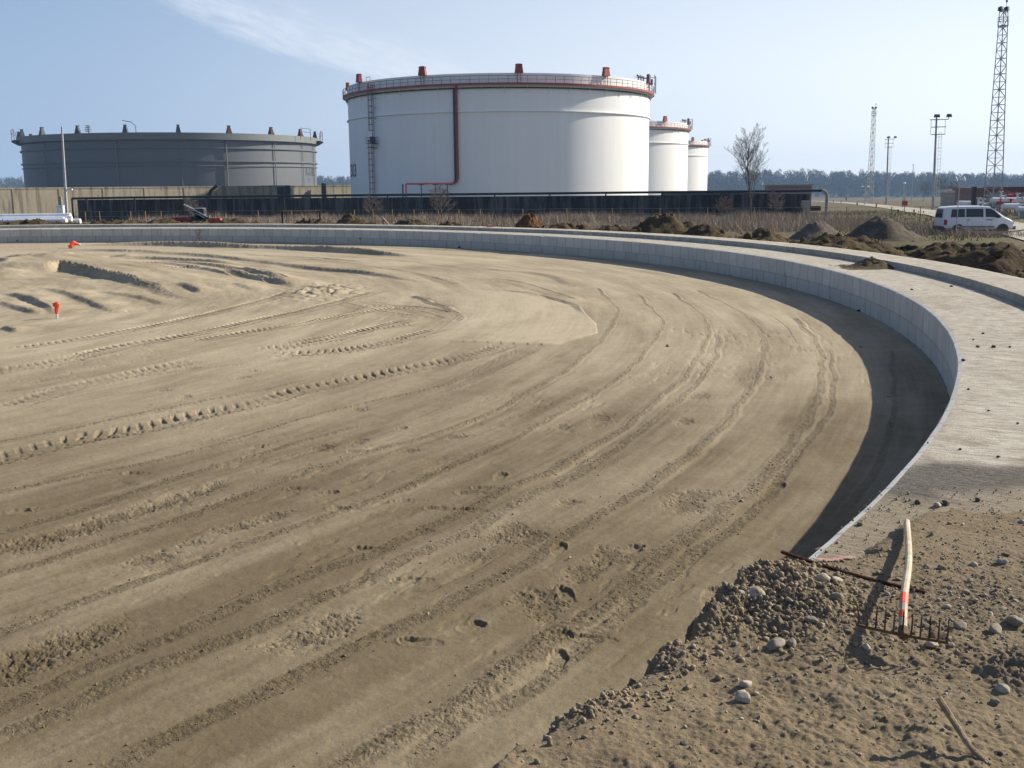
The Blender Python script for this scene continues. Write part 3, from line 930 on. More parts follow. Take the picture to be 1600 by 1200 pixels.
# ------------------------------------------------------------------ trodden soil over the ring at the near right
HEAPS = [((1165, 915), .34, .26, .095), ((1232, 925), .30, .18, .075), ((1120, 955), .28, .24, .09), ((1285, 945), .32, .24, .055), ((1230, 970), .36, .26, .08), ((1040, 1040), .3, .2, .05), ((930, 1110), .25, .15, .05), ((1600, 1060), .3, .2, .06)]


def soil_height(X, Y):
    d = np.hypot(X - CX, Y - CY) - RI
    n1 = fbm(X * 1.4, Y * 1.4, 4, 101); n2 = fbm(X * 6, Y * 6, 4, 103, .6); n3 = fbm(X * 26, Y * 26, 4, 105, .65)
    flat = sst(-.25, .35, fbm(X * 1.1 + 5, Y * 1.1, 3, 119))
    base = 0.045 + .03 * n1 + (.006 + .012 * flat) * n2 + (.003 + .006 * flat) * n3 + .010 * flat * np.abs(fbm(X * 19, Y * 19, 3, 117)) + .002 * fbm(X * 70, Y * 70, 2, 121)
    heap = np.zeros_like(X)
    for (px, py), a, b, hh in HEAPS:
        p = onz(px, py, .03)
        ang = .95
        u = (X - p.x) * math.cos(ang) + (Y - p.y) * math.sin(ang); v = -(X - p.x) * math.sin(ang) + (Y - p.y) * math.cos(ang)
        heap = np.maximum(heap, hh * np.exp(-((u / a) ** 2 + (v / b) ** 2) * 1.6))
    crumb = sst(.015, .06, heap + .02 * n2)
    bill = np.abs(fbm(X * 15, Y * 15, 3, 111, .65)); bill2 = np.abs(fbm(X * 42, Y * 42, 3, 113, .6))
    h = base + heap * (.75 + .9 * n1) + crumb * (.028 * bill + .022 * bill2)
    # ground around the rake is stony
    p = onz(1480, 950, .03)
    st = np.exp(-(((X - p.x) / .9) ** 2 + ((Y - p.y) / .5) ** 2))
    crumb = np.maximum(crumb, .55 * st); h += st * (.012 * bill + .010 * bill2)
    # thins out on to the concrete
    h -= .085 * sst(4.9, 6.2, Y + .45 * n1 + .22 * n2) + .05 * sst(6.0, 6.6, Y)
    h -= .075 * sst(.36, .12, d + .06 * n2) * sst(4.66, 4.92, Y + .1 * n2)
    # broken edge falling on to the sand
    dd = d + .07 * n2 + .05 * n1 - .02 + .03 * fbm(X * 16, Y * 16, 3, 115) + .5 * np.clip(heap - .03, 0, .2)
    h -= .85 * sst(-.0, -.34, dd) * (1 + .2 * n2)
    return h, np.clip(crumb, 0, 1)


_aa = np.r_[np.linspace(-52, -42, 160), np.linspace(-42, -30.5, 1100)[1:]]
_dd = np.r_[np.linspace(-.45, 1.35, 380), np.linspace(1.38, 4.5, 60)]
A, D = np.meshgrid(np.radians(_aa), _dd, indexing='ij')
X = (CX + (RI + D) * np.cos(A)).ravel(); Y = (CY + (RI + D) * np.sin(A)).ravel()
h, cr = soil_height(X, Y)
Q = grid_quads(len(_aa), len(_dd), h > -.95)
V, Q, ex = compact(np.stack([X, Y, h], 1), Q, (cr,))
me = np_mesh('soil', V, Q[:, ::-1]); fattr(me, 'crumb', ex[0])
tag(link('soil', me, M['soil'], None, True), 'trodden brown soil heaped over the concrete at the near corner', None, None, 'structure')


def soil_z(x, y):
    return max(float(soil_height(np.array([x]), np.array([y]))[0][0]), 0.0)


# ------------------------------------------------------------------ ground outside, road, turned earth along the ring
_a = np.r_[np.linspace(-180, -40, 60), np.linspace(-39, 39, 200), np.linspace(40, 180, 60)]
_r = np.r_[.5, 5, np.geomspace(10, 1690, 190)]
X, Y = polar_grid(_a, _r)
Z = terrain(X, Y) + .12 * fbm(X * .12, Y * .12, 4, 121) * sst(35, 60, np.hypot(X - CX, Y - CY)) * sst(130, 100, Y)
Z = np.minimum(Z, -1.5) - .35 * sst(RI + 34, RI + 26, np.hypot(X - CX, Y - CY))
me = np_mesh('ground', np.stack([X, Y, Z], 1), grid_quads(len(_a), len(_r))[:, ::-1])
tag(link('ground', me, M['ground'], None, True), 'rough field of dry grass and bare earth around the tanks', None, None, 'structure')

cl = spline([tuple(gp(*p))[:2] for p in ((1262, 314), (1300, 315.5), (1345, 319), (1400, 325), (1460, 333), (1530, 346), (1600, 361), (1700, 384))], 2.0)
tn = np.gradient(cl, axis=0); tn /= np.hypot(tn[:, 0], tn[:, 1])[:, None]; nr = np.stack([-tn[:, 1], tn[:, 0]], 1)
W = np.linspace(-2.4, 2.4, 7)
P = cl[:, None, :] + nr[:, None, :] * W[None, :, None]
Z = terrain(P[..., 0], P[..., 1]) + .10 - .03 * (W[None, :] / 2.4) ** 2
me = np_mesh('road', np.concatenate([P, Z[..., None]], 2).reshape(-1, 3), grid_quads(len(cl), 7)[:, ::-1])
tag(link('road', me, M['road'], None, True), 'pale gravel road running away past the van', None, None, 'structure')


def bank_height(A, D):
    s = A * (RI + 3)
    n1 = fbm(s * .28, D * .4, 4, 131); n2 = fbm(s * 1.1, D * 1.2, 4, 133, .6); n3 = fbm(s * 5, D * 5, 3, 135, .65)
    z = -.40 - 1.22 * sst(2.2, 13, D) + .42 * n1 * sst(2.4, 4, D) + .30 * n2 * sst(2.3, 3.2, D) + .06 * n3
    z += .34 * np.exp(-((D - 5.2) / 2.0) ** 2) * (.55 + sst(-.2, .4, n1)) + .10 * np.abs(fbm(s * 1.8, D * 1.8, 3, 143)) * sst(2.5, 3.5, D) + .5 * np.exp(-((D - 11) / 2.5) ** 2) * sst(-.1, .4, fbm(s * .3 + 9, D * .3, 3, 137)) + .5 * np.exp(-((D - 18) / 3.0) ** 2) * sst(-.1, .4, fbm(s * .25 + 19, D * .25, 3, 139))
    return z - .6 * sst(26, 34, D)


_aa = np.linspace(math.radians(-20), math.radians(150), 1300); _dd = np.r_[np.linspace(2.38, 14, 120), np.linspace(14.2, 34, 70)]
A, D = np.meshgrid(_aa, _dd, indexing='ij')
Z = bank_height(A, D)
me = np_mesh('earth_bank', np.stack([CX + (RI + D) * np.cos(A), CY + (RI + D) * np.sin(A), Z], 2).reshape(-1, 3), grid_quads(len(_aa), len(_dd))[:, ::-1])
tag(link('earth_bank', me, M['turf'], None, True), 'turned brown and olive earth heaped along the outside of the ring', None, None, 'structure')

# ------------------------------------------------------------------ storage tanks
def front(a, r, z=0.0):
    """local point on a tank, angle in degrees to the right of the side facing the camera"""
    w = math.radians(a)
    return Vector((r * math.sin(w), -r * math.cos(w), z))


def wrap_text(txt, size, a_end, R, z, squeeze=1.0, sub=None):
    vs, fs, wd = font_mesh(txt, size)
    out = []
    for v in vs:
        a = a_end - math.degrees((wd - v.x) * squeeze / R)
        out.append(front(a, R, z + v.y))
    return out, fs


WZ, WG = 213.0, float(terrain(0, 213))
wtank = empty('storage_tank', (-2.04, WZ, WG), -math.atan2(-2.04, WZ))
tag(wtank, 'largest white cylindrical tank with red rim, ladder and red riser pipe, nearest of its row', 'storage tank', 'white storage tanks in a row')
R = 29.2
zt, zg, zr, zs_ = 20.5 - WG, 18.86 - WG, 18.1 - WG, 14.35 - WG
MB().lathe([(R, -1.0), (R, zt), (R - .25, zt), (R - .25, zt - 3.2)], 192).build('shell', M['white_paint'], wtank)
autosmooth(wtank.children[0], 30)
MB().lathe([(R - .3, zt - 3.0), (12, zt - 2.6), (0.01, zt - 2.5)], 96).build('floating_roof', M['galv'], wtank)
MB().lathe([(R - .01, zg - .10), (R + .86, zg - .10), (R + .86, zg - .12), (R - .01, zg - .45)], 192).build('wind_girder', M['white_paint'], wtank)
MB().lathe([(R + .02, zg), (R + .93, zg), (R + .93, zg - .34), (R + .88, zg - .34), (R + .88, zg - .09), (R + .02, zg - .09)], 192).build('girder_edge', M['red_oxide'], wtank)
tr = MB(); N = 192
tr.tube([(( R + .30) * math.cos(2 * PI * i / N), (R + .30) * math.sin(2 * PI * i / N), zr) for i in range(N + 1)], .13, 6, cap=False)
tr.build('ring_pipe', M['green_pipe'], wtank)
MB().lathe([(R - .01, zs_), (R + .30, zs_ - .02), (R + .30, zs_ - .14), (R - .01, zs_ - .22)], 192).build('stiffener_ring', M['white_paint'], wtank)
for i in range(48):
    a = 360 * i / 48 + 2
    MB().tube([front(a, R, zr - .9), front(a, R + .55, zg - .35)], .05, 4).build('girder_bracket', M['white_paint'], wtank)
rl = MB(); NP = 116
for i in range(NP):
    a = 360 * i / NP
    rl.tube([front(a, R + .88, zg), front(a, R + .88, zg + 1.15)], .04, 4)
for zz, rr in ((1.13, .045), (.58, .035)):
    rl.tube([front(360 * i / 160, R + .88, zg + zz) for i in range(161)], rr, 4, cap=False)
rl.build('railing', M['rail_metal'], wtank)
for k in range(11):
    a = 6.7 + 360 / 11 * k
    c = MB()
    p = front(a, R + .25, 0)
    z0 = zt + .02
    vs = []
    ax = math.radians(a)
    t1 = Vector((math.cos(ax), math.sin(ax), 0)); t2 = Vector((math.sin(ax), -math.cos(ax), 0))
    for z, hw, hd in ((z0 - .05, .72, .35), (z0 + 1.1, .55, .28), (z0 + 1.35, .6, .32), (z0 + 1.45, .3, .2)):
        for sx, sy in ((-1, -1), (1, -1), (1, 1), (-1, 1)): vs.append(p + t1 * sx * hw + t2 * sy * hd + Vector((0, 0, z)))
    fs = [(3, 2, 1, 0), (12, 13, 14, 15)] + [(l * 4 + i, l * 4 + (i + 1) % 4, l * 4 + 4 + (i + 1) % 4, l * 4 + 4 + i) for l in range(3) for i in range(4)]
    c.add(vs, fs)
    for sx in (-.3, .3): c.tube([p + t1 * sx + t2 * .1 + Vector((0, 0, zg)), p + t1 * sx + t2 * .1 + Vector((0, 0, z0))], .06, 5)
    c.build('foam_chamber', M['red_oxide'], wtank)
# caged ladder in two flights with a rest platform
la = -49.7
for name, a0, z0, z1 in (('ladder', la, 9.6 - WG, zg + 1.0), ('ladder', la - .75, 0.2, 10.2 - WG)):
    L = MB(); q = Vector((math.cos(math.radians(a0)), math.sin(math.radians(a0)), 0)); o = front(a0, R + .28); n = front(a0, 1.0)
    for s in (-.28, .28): L.tube([o + q * s + Vector((0, 0, z0)), o + q * s + Vector((0, 0, z1))], .045, 4)
    z = z0
    while z < z1:
        L.tube([o - q * .28 + Vector((0, 0, z)), o + q * .28 + Vector((0, 0, z))], .022, 4); z += .33
    z = z0 + 2.2; hoops = []
    while z < z1:
        pts = [o + q * (.42 * math.cos(w)) + n * (.15 + .75 * math.sin(w)) + Vector((0, 0, z)) for w in np.linspace(0, PI, 9)]
        L.tube(pts, .05, 4); z += 1.05
    for w in (.5, 1.1, PI / 2, 2.04, 2.64):
        pp = o + q * (.42 * math.cos(w)) + n * (.15 + .75 * math.sin(w))
        L.tube([pp + Vector((0, 0, z0 + 2.2)), pp + Vector((0, 0, z1))], .025, 4)
    L.build('ladder', M['red_oxide'] if z0 < 1 else M['rail_metal'], wtank)
pl = MB(); q = Vector((math.cos(math.radians(la)), math.sin(math.radians(la)), 0)); n = front(la, 1.0); o = front(la, R)
zp = 9.5 - WG
def lb(x0, x1, y0, y1, z0, z1):
    vs = [o + q * x + n * y + Vector((0, 0, z)) for z in (z0, z1) for x, y in ((x0, y0), (x1, y0), (x1, y1), (x0, y1))]
    pl.add(vs, [(3, 2, 1, 0), (4, 5, 6, 7), (0, 1, 5, 4), (1, 2, 6, 5), (2, 3, 7, 6), (3, 0, 4, 7)])
lb(-1.1, 1.3, .05, 1.2, zp, zp + .08); lb(-1.1, .9, .05, 1.2, zp - .7, zp - .66)
for x in (-1.1, -.4, .3, 1.28): lb(x, x + .05, 1.15, 1.2, zp, zp + 1.1)
for zz in (.55, 1.05): lb(-1.1, 1.3, 1.15, 1.2, zp + zz, zp + zz + .06); lb(1.26, 1.3, .05, 1.2, zp + zz, zp + zz + .06); lb(-1.1, -1.06, .05, 1.2, zp + zz, zp + zz + .06)
lb(.1, .55, .3, 1.12, zp + .05, zp + 1.2)
pl.build('rest_platform', M['dark_metal'], wtank)
for zz in (17.0, 15.3, 13.5): 
    a = front(la + .4, R + .02, zz - WG + .4); MB().tube([a, front(la + 2.4, R + .5, zz - WG + .3)], .06, 4).build('ladder_stay', M['dark_metal'], wtank)
top = MB()
for x in (-.6, .6):
    top.tube([o + q * x + n * .95 + Vector((0, 0, zg)), o + q * x + n * .95 + Vector((0, 0, zg + 2.1))], .05, 4)
top.tube([o - q * .6 + n * .95 + Vector((0, 0, zg + 2.1)), o + q * .6 + n * .95 + Vector((0, 0, zg + 2.1))], .05, 4)
top.build('ladder_gate', M['orange_red'], wtank)
# risers: a green and a red pipe down the shell, then out along the front on stands
for off, mt, rr in ((-14.9, 'green_pipe', .17), (-14.05, 'red_oxide', .2)):
    zl = 2.35 - WG if mt == 'red_oxide' else 2.2 - WG
    pts = [front(off, R + .3, zr if mt == 'green_pipe' else zg - .3), front(off, R + .3, zl + 1.0)] 
    for w in np.linspace(0, PI / 2, 6)[1:]:
        pts.append(front(off - 1.6 * (1 - math.cos(w)), R + .3 + .5 * (1 - math.cos(w)), zl + 1.0 - 1.0 * math.sin(w)))
    MB().tube(pts, rr, 8).build('riser_pipe', M[mt], wtank)
hp = MB()
hp.tube([front(-15.4, R + .8, 2.35 - WG), front(-22, R + 3.2, 2.35 - WG), front(-28.5, R + 4.2, 2.35 - WG), front(-28.7, R + 4.2, 2.2 - WG), front(-28.7, R + 4.2, 0)], .15, 8)
hp.build('feed_pipe', M['orange_red'], wtank)
for a, rr in ((-17, R + 1.4), (-20.2, R + 2.6), (-24.0, R + 3.6)):
    p = front(a, rr); MB().tube([p, p + Vector((0, 0, 2.2 - WG))], .08, 5).box((p.x, p.y, 2.17 - WG), (.9, .5, .08)).build('pipe_stand', M['green_pipe'], wtank)
p = front(-29.8, R + 4.2); MB().tube([p, p + Vector((0, 0, 2.3 - WG))], .13, 6).build('pipe_stand', M['green_pipe'], wtank)
# gauge platform at the right of the rim
gpf = MB()
for a in (74, 77, 80, 83):
    gpf.tube([front(a, R + 1.2, zg), front(a, R + 1.2, zg + 3.1)], .05, 4)
gpf.tube([front(73, R + 1.2, zg + 3.1), front(84, R + 1.2, zg + 3.1)], .05, 4); gpf.tube([front(73, R + 1.2, zg + 1.6), front(84, R + 1.2, zg + 1.6)], .05, 4)
gpf.tube([front(83, R - 1.5, zg + 3.1), front(83, R + 1.2, zg + 3.1)], .05, 4)
for a in (62, 65, 68): gpf.tube([front(a, R - .3, zt - .3), front(a, R - .3, zt + .9)], .13, 6); gpf.tube([front(a - 1, R - .3, zt + .9), front(a + 1.4, R - .3, zt + .75)], .18, 6)
gpf.box(tuple(front(76, R + .2, zt + .3)), (1.0, 1.0, 1.0)); gpf.tube([front(71, R + .3, zt), front(71, R + .3, zt + 1.5)], .3, 7)
gpf.tube([front(58, R - .2, zt + .5), front(73, R - .2, zt + .8)], .07, 5)
gpf.build('gauge_platform', M['rail_metal'], wtank)
vs, fs = wrap_text('R-2503', 3.3, -66.2, R + .02, 3.85 - WG, 1.0)
MB().add(vs, fs).build('tank_number', M['dark_metal'], wtank)

for (x, y, lab) in ((27.0, 343.0, 'white tank half hidden behind the largest white one, second of the row'), (59.5, 486.0, 'smallest looking white tank, farthest right of the row beside the sky')):
    t = copy_tree(wtank); t.location = (x, y, WG - .3); t['label'] = lab

# the grey tank on the left
GY = 324.0; GX = -100.5; GG = float(terrain(0, GY)); R = 41.7
gt = empty('storage_tank', (GX, GY, GG), -math.atan2(GX, GY))
tag(gt, 'wide low grey tank with a broad rim behind the pale wall at the left', 'storage tank')
zt, zb, z1, z2 = 16.5 - GG, 14.7 - GG, 12.7 - GG, 9.2 - GG
sh = MB().lathe([(R, -1), (R, zt), (R - .3, zt), (R - .3, zt - 3)], 224).build('shell', M['grey_paint'], gt); autosmooth(sh, 30)
MB().lathe([(R - .4, zt - 3), (0.01, zt - 2.4)], 96).build('floating_roof', M['grey_band'], gt)
autosmooth(MB().lathe([(R + .02, zt - .05), (R + 1.1, zt - .05), (R + 1.1, zb), (R + 1.04, zb), (R + 1.0, zb + .1), (R + .02, zb - .35)], 224).build('wind_girder', M['grey_band'], gt), 30)
MB().lathe([(R - .01, z1 + .1), (R + .45, z1 + .1), (R + .45, z1 - .25), (R - .01, z1 - .3)], 224).build('stiffener_ring', M['grey_paint'], gt)
MB().lathe([(R - .01, z2 + .1), (R + .45, z2 + .1), (R + .45, z2 - .25), (R - .01, z2 - .3)], 224).build('stiffener_ring', M['grey_paint'], gt)
MB().tube([front(360 * i / 220, R + .3, z2 - 1.3) for i in range(221)], .1, 5, cap=False).build('ring_pipe', M['grey_band'], gt)
for k in range(20):
    a = 1.8 + 18 * k
    c = MB(); ax = math.radians(a); t1 = Vector((math.cos(ax), math.sin(ax), 0)); t2 = Vector((math.sin(ax), -math.cos(ax), 0)); p = front(a, R + .5)
    vs = [p + t1 * sx * hw + t2 * sy * hw + Vector((0, 0, z)) for z, hw in ((zt - .05, .65), (zt + 1.7, .3), (zt + 1.95, .42)) for sx, sy in ((-1, -1), (1, -1), (1, 1), (-1, 1))]
    c.add(vs, [(3, 2, 1, 0), (8, 9, 10, 11)] + [(l * 4 + i, l * 4 + (i + 1) % 4, l * 4 + 4 + (i + 1) % 4, l * 4 + 4 + i) for l in range(2) for i in range(4)])
    c.build('foam_chamber', M['rust'] if 10 < a < 60 else M['dark_metal'], gt)
for a, r_ in ((-20.2, .2), (2.2, .1), (18.5, .2), (39.5, .12), (57.5, .1), (-52, .1), (70, .12)):
    MB().tube([front(a, R + .35, .2), front(a, R + .35, zb - .3)], r_, 6).build('riser_pipe', M['grey_band'], gt)
rp = MB()
for a0, a1 in ((-96, -84), (-84, -73), (52, 60), (74, 84), (84, 94)):
    for a in (a0, a1): rp.tube([front(a, R + 2.2, zb + .6), front(a, R + 2.2, zt + 2.1)], .09, 4)
    for zz in (1.1, 2.1): rp.tube([front(a0, R + 2.2, zt + zz), front(a1, R + 2.2, zt + zz)], .07, 4)
rp.build('railing', M['rail_metal'], gt)
for a0, a1 in ((-97, -72), (72, 96)):
    bm = MB(); ang = np.linspace(a0, a1, 14)
    for i in range(13):
        v = [front(ang[i], R + 1.0, zb - .1), front(ang[i], R + 2.4, zb + .7), front(ang[i], R + 2.4, zb + .9), front(ang[i], R + 1.0, zb + .9), front(ang[i + 1], R + 1.0, zb - .1), front(ang[i + 1], R + 2.4, zb + .7), front(ang[i + 1], R + 2.4, zb + .9), front(ang[i + 1], R + 1.0, zb + .9)]
        bm.add(v, [(0, 1, 5, 4), (1, 2, 6, 5), (2, 3, 7, 6), (0, 4, 7, 3)])
    bm.build('landing', M['dark_metal'], gt)
dv = MB()
dv.tube([front(-12.5, R + .6, zt), front(-12.5, R + .6, zt + 1.6), front(-14, R + .6, zt + 2.6), front(-17, R + .6, zt + 3.0)], .09, 5)
dv.build('davit', M['dark_metal'], gt)
vt = MB()
for z in (.0, .45, .9, 1.35): vt.lathe([(.01, zt + .4 + z), (.9 - .12 * z, zt + .4 + z), (.9 - .12 * z, zt + .55 + z), (.01, zt + .58 + z)], 12, c=tuple(front(-30.5, R - .2)))
vt.tube([front(-30.5, R - .2, zt - .5), front(-30.5, R - .2, zt + 2)], .12, 6)
vt.build('vent', M['grey_band'], gt)
vs, fs = wrap_text('R-5102', 3.2, 72.5, R + .03, 5.35 - GG, .95); tx = MB().add(vs, fs)
tx.build('tank_number', M['dark_metal'], gt)
ms = MB()
for a0, a1, z in ((62.5, 65, 4.2), (66.5, 72, 4.2), (63, 64.5, 3.5)):
    v = [front(a0, R + .03, z - GG), front(a1, R + .03, z - GG), front(a1, R + .03, z + .35 - GG), front(a0, R + .03, z + .35 - GG)]
    ms.add(v, [(0, 1, 2, 3)])
ms.build('small_lettering', M['dark_metal'], gt)


# ------------------------------------------------------------------ bund walls and the pipe over the dark one
def wall_run(name, P0, P1, z0, z1, th, mat, parent=None, cap=None, bay=None):
    a, b = Vector((P0[0], P0[1], 0)), Vector((P1[0], P1[1], 0)); t = (b - a); L = t.length; t.normalize(); n = Vector((t.y, -t.x, 0))
    if n.y > 0: n = -n
    m = MB(); rz = math.atan2(t.y, t.x); c = (a + b) / 2
    m.box((c.x - n.x * th / 2, c.y - n.y * th / 2, (z0 + z1) / 2), (L, th, z1 - z0), rz)
    if cap: m.box((c.x - n.x * th / 2, c.y - n.y * th / 2, z1 + cap / 2), (L + .05, th + .16, cap), rz)
    if bay:
        k = bay
        while k < L:
            p = a + t * k + n * .03; m.box((p.x, p.y, (z0 + z1) / 2), (.22, .12, z1 - z0 - .02), rz); k += bay
    return m.build(name, mat, parent)


A0, A1 = at(120, 308, 124.0), at(1265, 302, 110.0)
dw = tag(empty('bund_wall', ((A0.x + A1.x) / 2, (A0.y + A1.y) / 2, -2)), 'long dark stained concrete wall below the green pipe', 'wall')
k = -Vector(dw.location)
o = wall_run('wall', A0, A1, -2.2, 0.72, .35, M['dark_wall'], dw, None, 6.1); o.location = k
o = wall_run('return_wall', (A1.x - .2, A1.y + .4), (A1.x - 4, 190), -2.6, .70, .35, M['dark_wall'], dw); o.location = k

B0, B1 = at(-420, 292, 160.0), at(560, 291, 238.0)
pw = tag(empty('bund_wall', (B0.x, B0.y, -3)), 'tall pale streaked concrete wall in front of the grey tank', 'wall')
k = -Vector(pw.location)
o = wall_run('wall', B0, B1, -4.5, 2.15, .4, M['pale_wall'], pw, .22, 8.0); o.location = k
p0, p1 = at(411, 292, 222.3), at(454, 292, 226.5)
o = wall_run('gate_panel', (p0.x, p0.y - .7), (p1.x, p1.y - .7), -4, 2.42, .2, M['dark_wall'], pw); o.location = k
p = at(507, 290, 231)
o = MB().box((p.x, p.y - .8, 0), (1.0, .5, 5.6)).build('buttress', M['dark_wall'], pw); o.location = k
p = at(332, 292, 213)
o = MB().tube([(p.x + 1.2, p.y - .9, 2.5), (p.x, p.y - .9, 1.6), (p.x - 1.5, p.y - 1.0, -1)], .35, 6).build('downpipe', M['green_pipe'], pw); o.location = k

pr = tag(empty('pipeline', (0, 109, -1.6)), 'dark green pipe along the top of the dark wall, bent down at its right', 'pipe')
C0, C1 = at(112, 306, 122.6), at(1284, 299, 108.9)
pz = .99
pts = [Vector((C0.x, C0.y, pz - .1 + 0)), ]
for i in range(1, 13): pts.append(C0.lerp(C1, i / 12) * 1); pts[-1].z = pz + (i / 12 - .5) * .1
e = pts[-1].copy()
for w in np.linspace(0, PI / 2, 6)[1:]: pts.append(e + Vector((.55 * math.sin(w), 0, -.55 * (1 - math.cos(w)))))
pts.append(Vector((e.x + .55, e.y, -2.0)))
o = MB().tube(pts[:13], .125, 8).build('main_pipe', M['green_pipe'], pr); o.location = -Vector(pr.location)
o = MB().tube(pts[12:], .16, 8).build('bend', M['concrete_pier'], pr); o.location = -Vector(pr.location)
for i in range(14):
    p = C0.lerp(C1, (i + .3) / 14); o = MB().box((p.x, p.y, -.6), (.14, .14, 3.0)).build('support', M['green_pipe'], pr); o.location = -Vector(pr.location)
o = MB().tube([(C0.x, C0.y, pz - .1), (C0.x, C0.y, -2)], .12, 8).build('end_riser', M['green_pipe'], pr); o.location = -Vector(pr.location)

# pier with the black pipe stub and plate at the right end of the wall
pp = gp(1258, 352); pp = at(1258, 336, 105)
pr2 = tag(empty('pipe_pier', (pp.x, 105, -1.6)), 'short concrete pier with black pipe stub at the dark wall end', 'pier')
MB().box((0, 0, .75), (.75, .7, 1.9)).build('pier', M['concrete_pier'], pr2)
MB().tube([(-.4, -.2, .75), (-1.1, -.2, .75)], [.34, .42], 12).tube([(-1.1, -.2, .75), (-1.3, -.2, .75)], .3, 12).build('pipe_stub', M['black'], pr2)
MB().box((1.0, .1, .95), (1.05, .12, .46)).box((.45, .1, .95), (.2, .2, .3)).build('plate', M['black'], pr2)

# small pinkish hut behind the wall
p = at(1231, 300, 165); g = float(terrain(0, 165))
hut = tag(empty('hut', (p.x, 165, g)), 'small pinkish flat roofed hut peeking over the dark wall', 'hut')
MB().box((0, 0, 1.6), (6.2, 4, 4.3)).build('wall', simple('pinkish_render', (0.22, .17, .17), .9), hut)
MB().box((0, 0, 3.85), (6.7, 4.5, .22)).build('roof', M['concrete_pier'], hut)

# ------------------------------------------------------------------ mesh fence with yellow posts
F0, F1 = at(105, 325, 98.0), at(1445, 322, 84.0)
fe = tag(empty('wire_fence', (0, 90, -1.6)), 'sagging wire mesh fence on yellow posts before the dark wall', 'fence')
t = (F1 - F0); L = t.length
def fpt(u, z): return F0.lerp(F1, u).xy.to_3d() + Vector((0, 0, z))
fx = [137, 163, 218, 245, 272, 440, 497, 600, 631, 662, 697, 736, 768, 801, 868, 935, 1003, 1073, 1143, 1210, 1283, 1340, 1400, 1440]
for x in fx:
    u = (x - 105) / 1340.0
    p = fpt(u, -1.7); q = p + Vector((random.uniform(-.05, .05), 0, 1.62))
    MB().tube([p - fe.location, q - fe.location], .036, 5).build('post', M['yellow'], fe)
w = MB()
for z in (-.11, -.55, -1.0, -1.45): w.tube([fpt(i / 40, z + .03 * math.sin(i * 2.1)) - fe.location for i in range(41)], .011, 3)
nw = int(L / .35)
for i in range(nw):
    w.tube([fpt(i / nw, -1.55) - fe.location, fpt((i + (3 if i % 2 else -3)) / nw, -.11) - fe.location], .005, 3)
tag(w.build('mesh', M['wire'], fe), kind=None)

yf0, yf1 = at(440, 322, 84), at(499, 322, 84)
yf = tag(empty('pipe_barrier', (yf0.x, 84, -1.6)), 'yellow pipe frame like a small goal standing in the dry grass', 'barrier')
wd = yf1.x - yf0.x
for x in (0, wd): MB().box((x, 0, .75), (.1, .1, 1.75)).build('post', M['yellow'], yf)
for x in (0, wd): MB().box((x, 0, .75), (.1, .1, 1.75)).build('post', M['yellow'], yf)
MB().box((wd / 2, 0, 1.65), (wd, .09, .09)).box((wd * .52, 0, 1.2), (.04, .04, .85)).build('crossbar', M['yellow'], yf)


# ------------------------------------------------------------------ lattice masts, pole masts, lamps
def lattice(name, base, H, wb, wt_, bays, lab, yaw=.35):
    r = tag(empty(name, base, yaw), lab, 'lattice mast', 'floodlight lattice masts')
    br = MB(); ring_ = br
    def cor(i, h):
        k = (wb + (wt_ - wb) * h / H) / 2
        return Vector((k * (1, 1, -1, -1)[i % 4], k * (1, -1, -1, 1)[i % 4], h))
    for i in range(4): MB().tube([cor(i, -.5), cor(i, H)], wb * .062, 4, r2=wb * .042).build('leg', M['mast'], r)
    hs = [H * j / bays for j in range(bays + 1)]
    for j in range(bays):
        for i in range(4):
            a, b = cor(i, hs[j]), cor(i + 1, hs[j + 1])
            if (i + j) % 2: a, b = cor(i + 1, hs[j]), cor(i, hs[j + 1])
            br.tube([a, b], wb * .024, 3)
            ring_.tube([cor(i, hs[j + 1]), cor(i + 1, hs[j + 1])], wb * (.028 if j % 2 else .018), 3)
    br.build('bracing', M['mast'], r)
    c = MB(); c.box((0, 0, H - 2.0), (wt_ * 1.35, wt_ * 1.35, .12))
    for x, y in ((-1, -1), (1, -1), (1, 1), (-1, 1)): c.tube([(x * wt_ * .65, y * wt_ * .65, H - 2), (x * wt_ * .65, y * wt_ * .65, H - .8)], .04, 4)
    for z in (1.4, .8):
        for x0, y0, x1, y1 in ((-1, -1, 1, -1), (1, -1, 1, 1), (1, 1, -1, 1), (-1, 1, -1, -1)): c.tube([(x0 * wt_ * .65, y0 * wt_ * .65, H - z), (x1 * wt_ * .65, y1 * wt_ * .65, H - z)], .035, 4)
    c.build('platform', M['mast'], r)
    for x, y in ((-.8, -.2), (-.55, .4), (.55, -.3), (.75, .3)):
        f = MB(); f.box((x * wt_, y * wt_, H + .35), (.6, .4, .55), .4, .8); f.tube([(x * wt_, y * wt_, H - .2), (x * wt_, y * wt_, H + .2)], .06, 4)
        f.build('floodlight', M['dark_metal'], r)
    MB().tube([(wt_ * .55, 0, H - .6), (wt_ * .6, 0, H + 1.3)], .04, 4).tube([(wt_ * .6, 0, H + 1.25), (wt_ * .6, 0, H + 1.6)], .14, 6).build('beacon', M['dark_metal'], r)
    return r


def at_top(base, px, py): return at(px, py, base.y).z - base.z


b = at(1551, 322, 160.0); b.z = float(terrain(0, 160)) - .2
_m = lattice('lattice_mast', b, at_top(b, 1559, 18), 1.8, .78, 26, 'tallest lattice floodlight mast, rising behind the white van'); _m.rotation_euler.y = -.02
b = at(1358.5, 314, 341.0); b.z = float(terrain(0, 341)) - .2
lattice('lattice_mast', b, at_top(b, 1360, 170), 1.5, .8, 24, 'slimmer lattice floodlight mast farther off before the wood', .2)


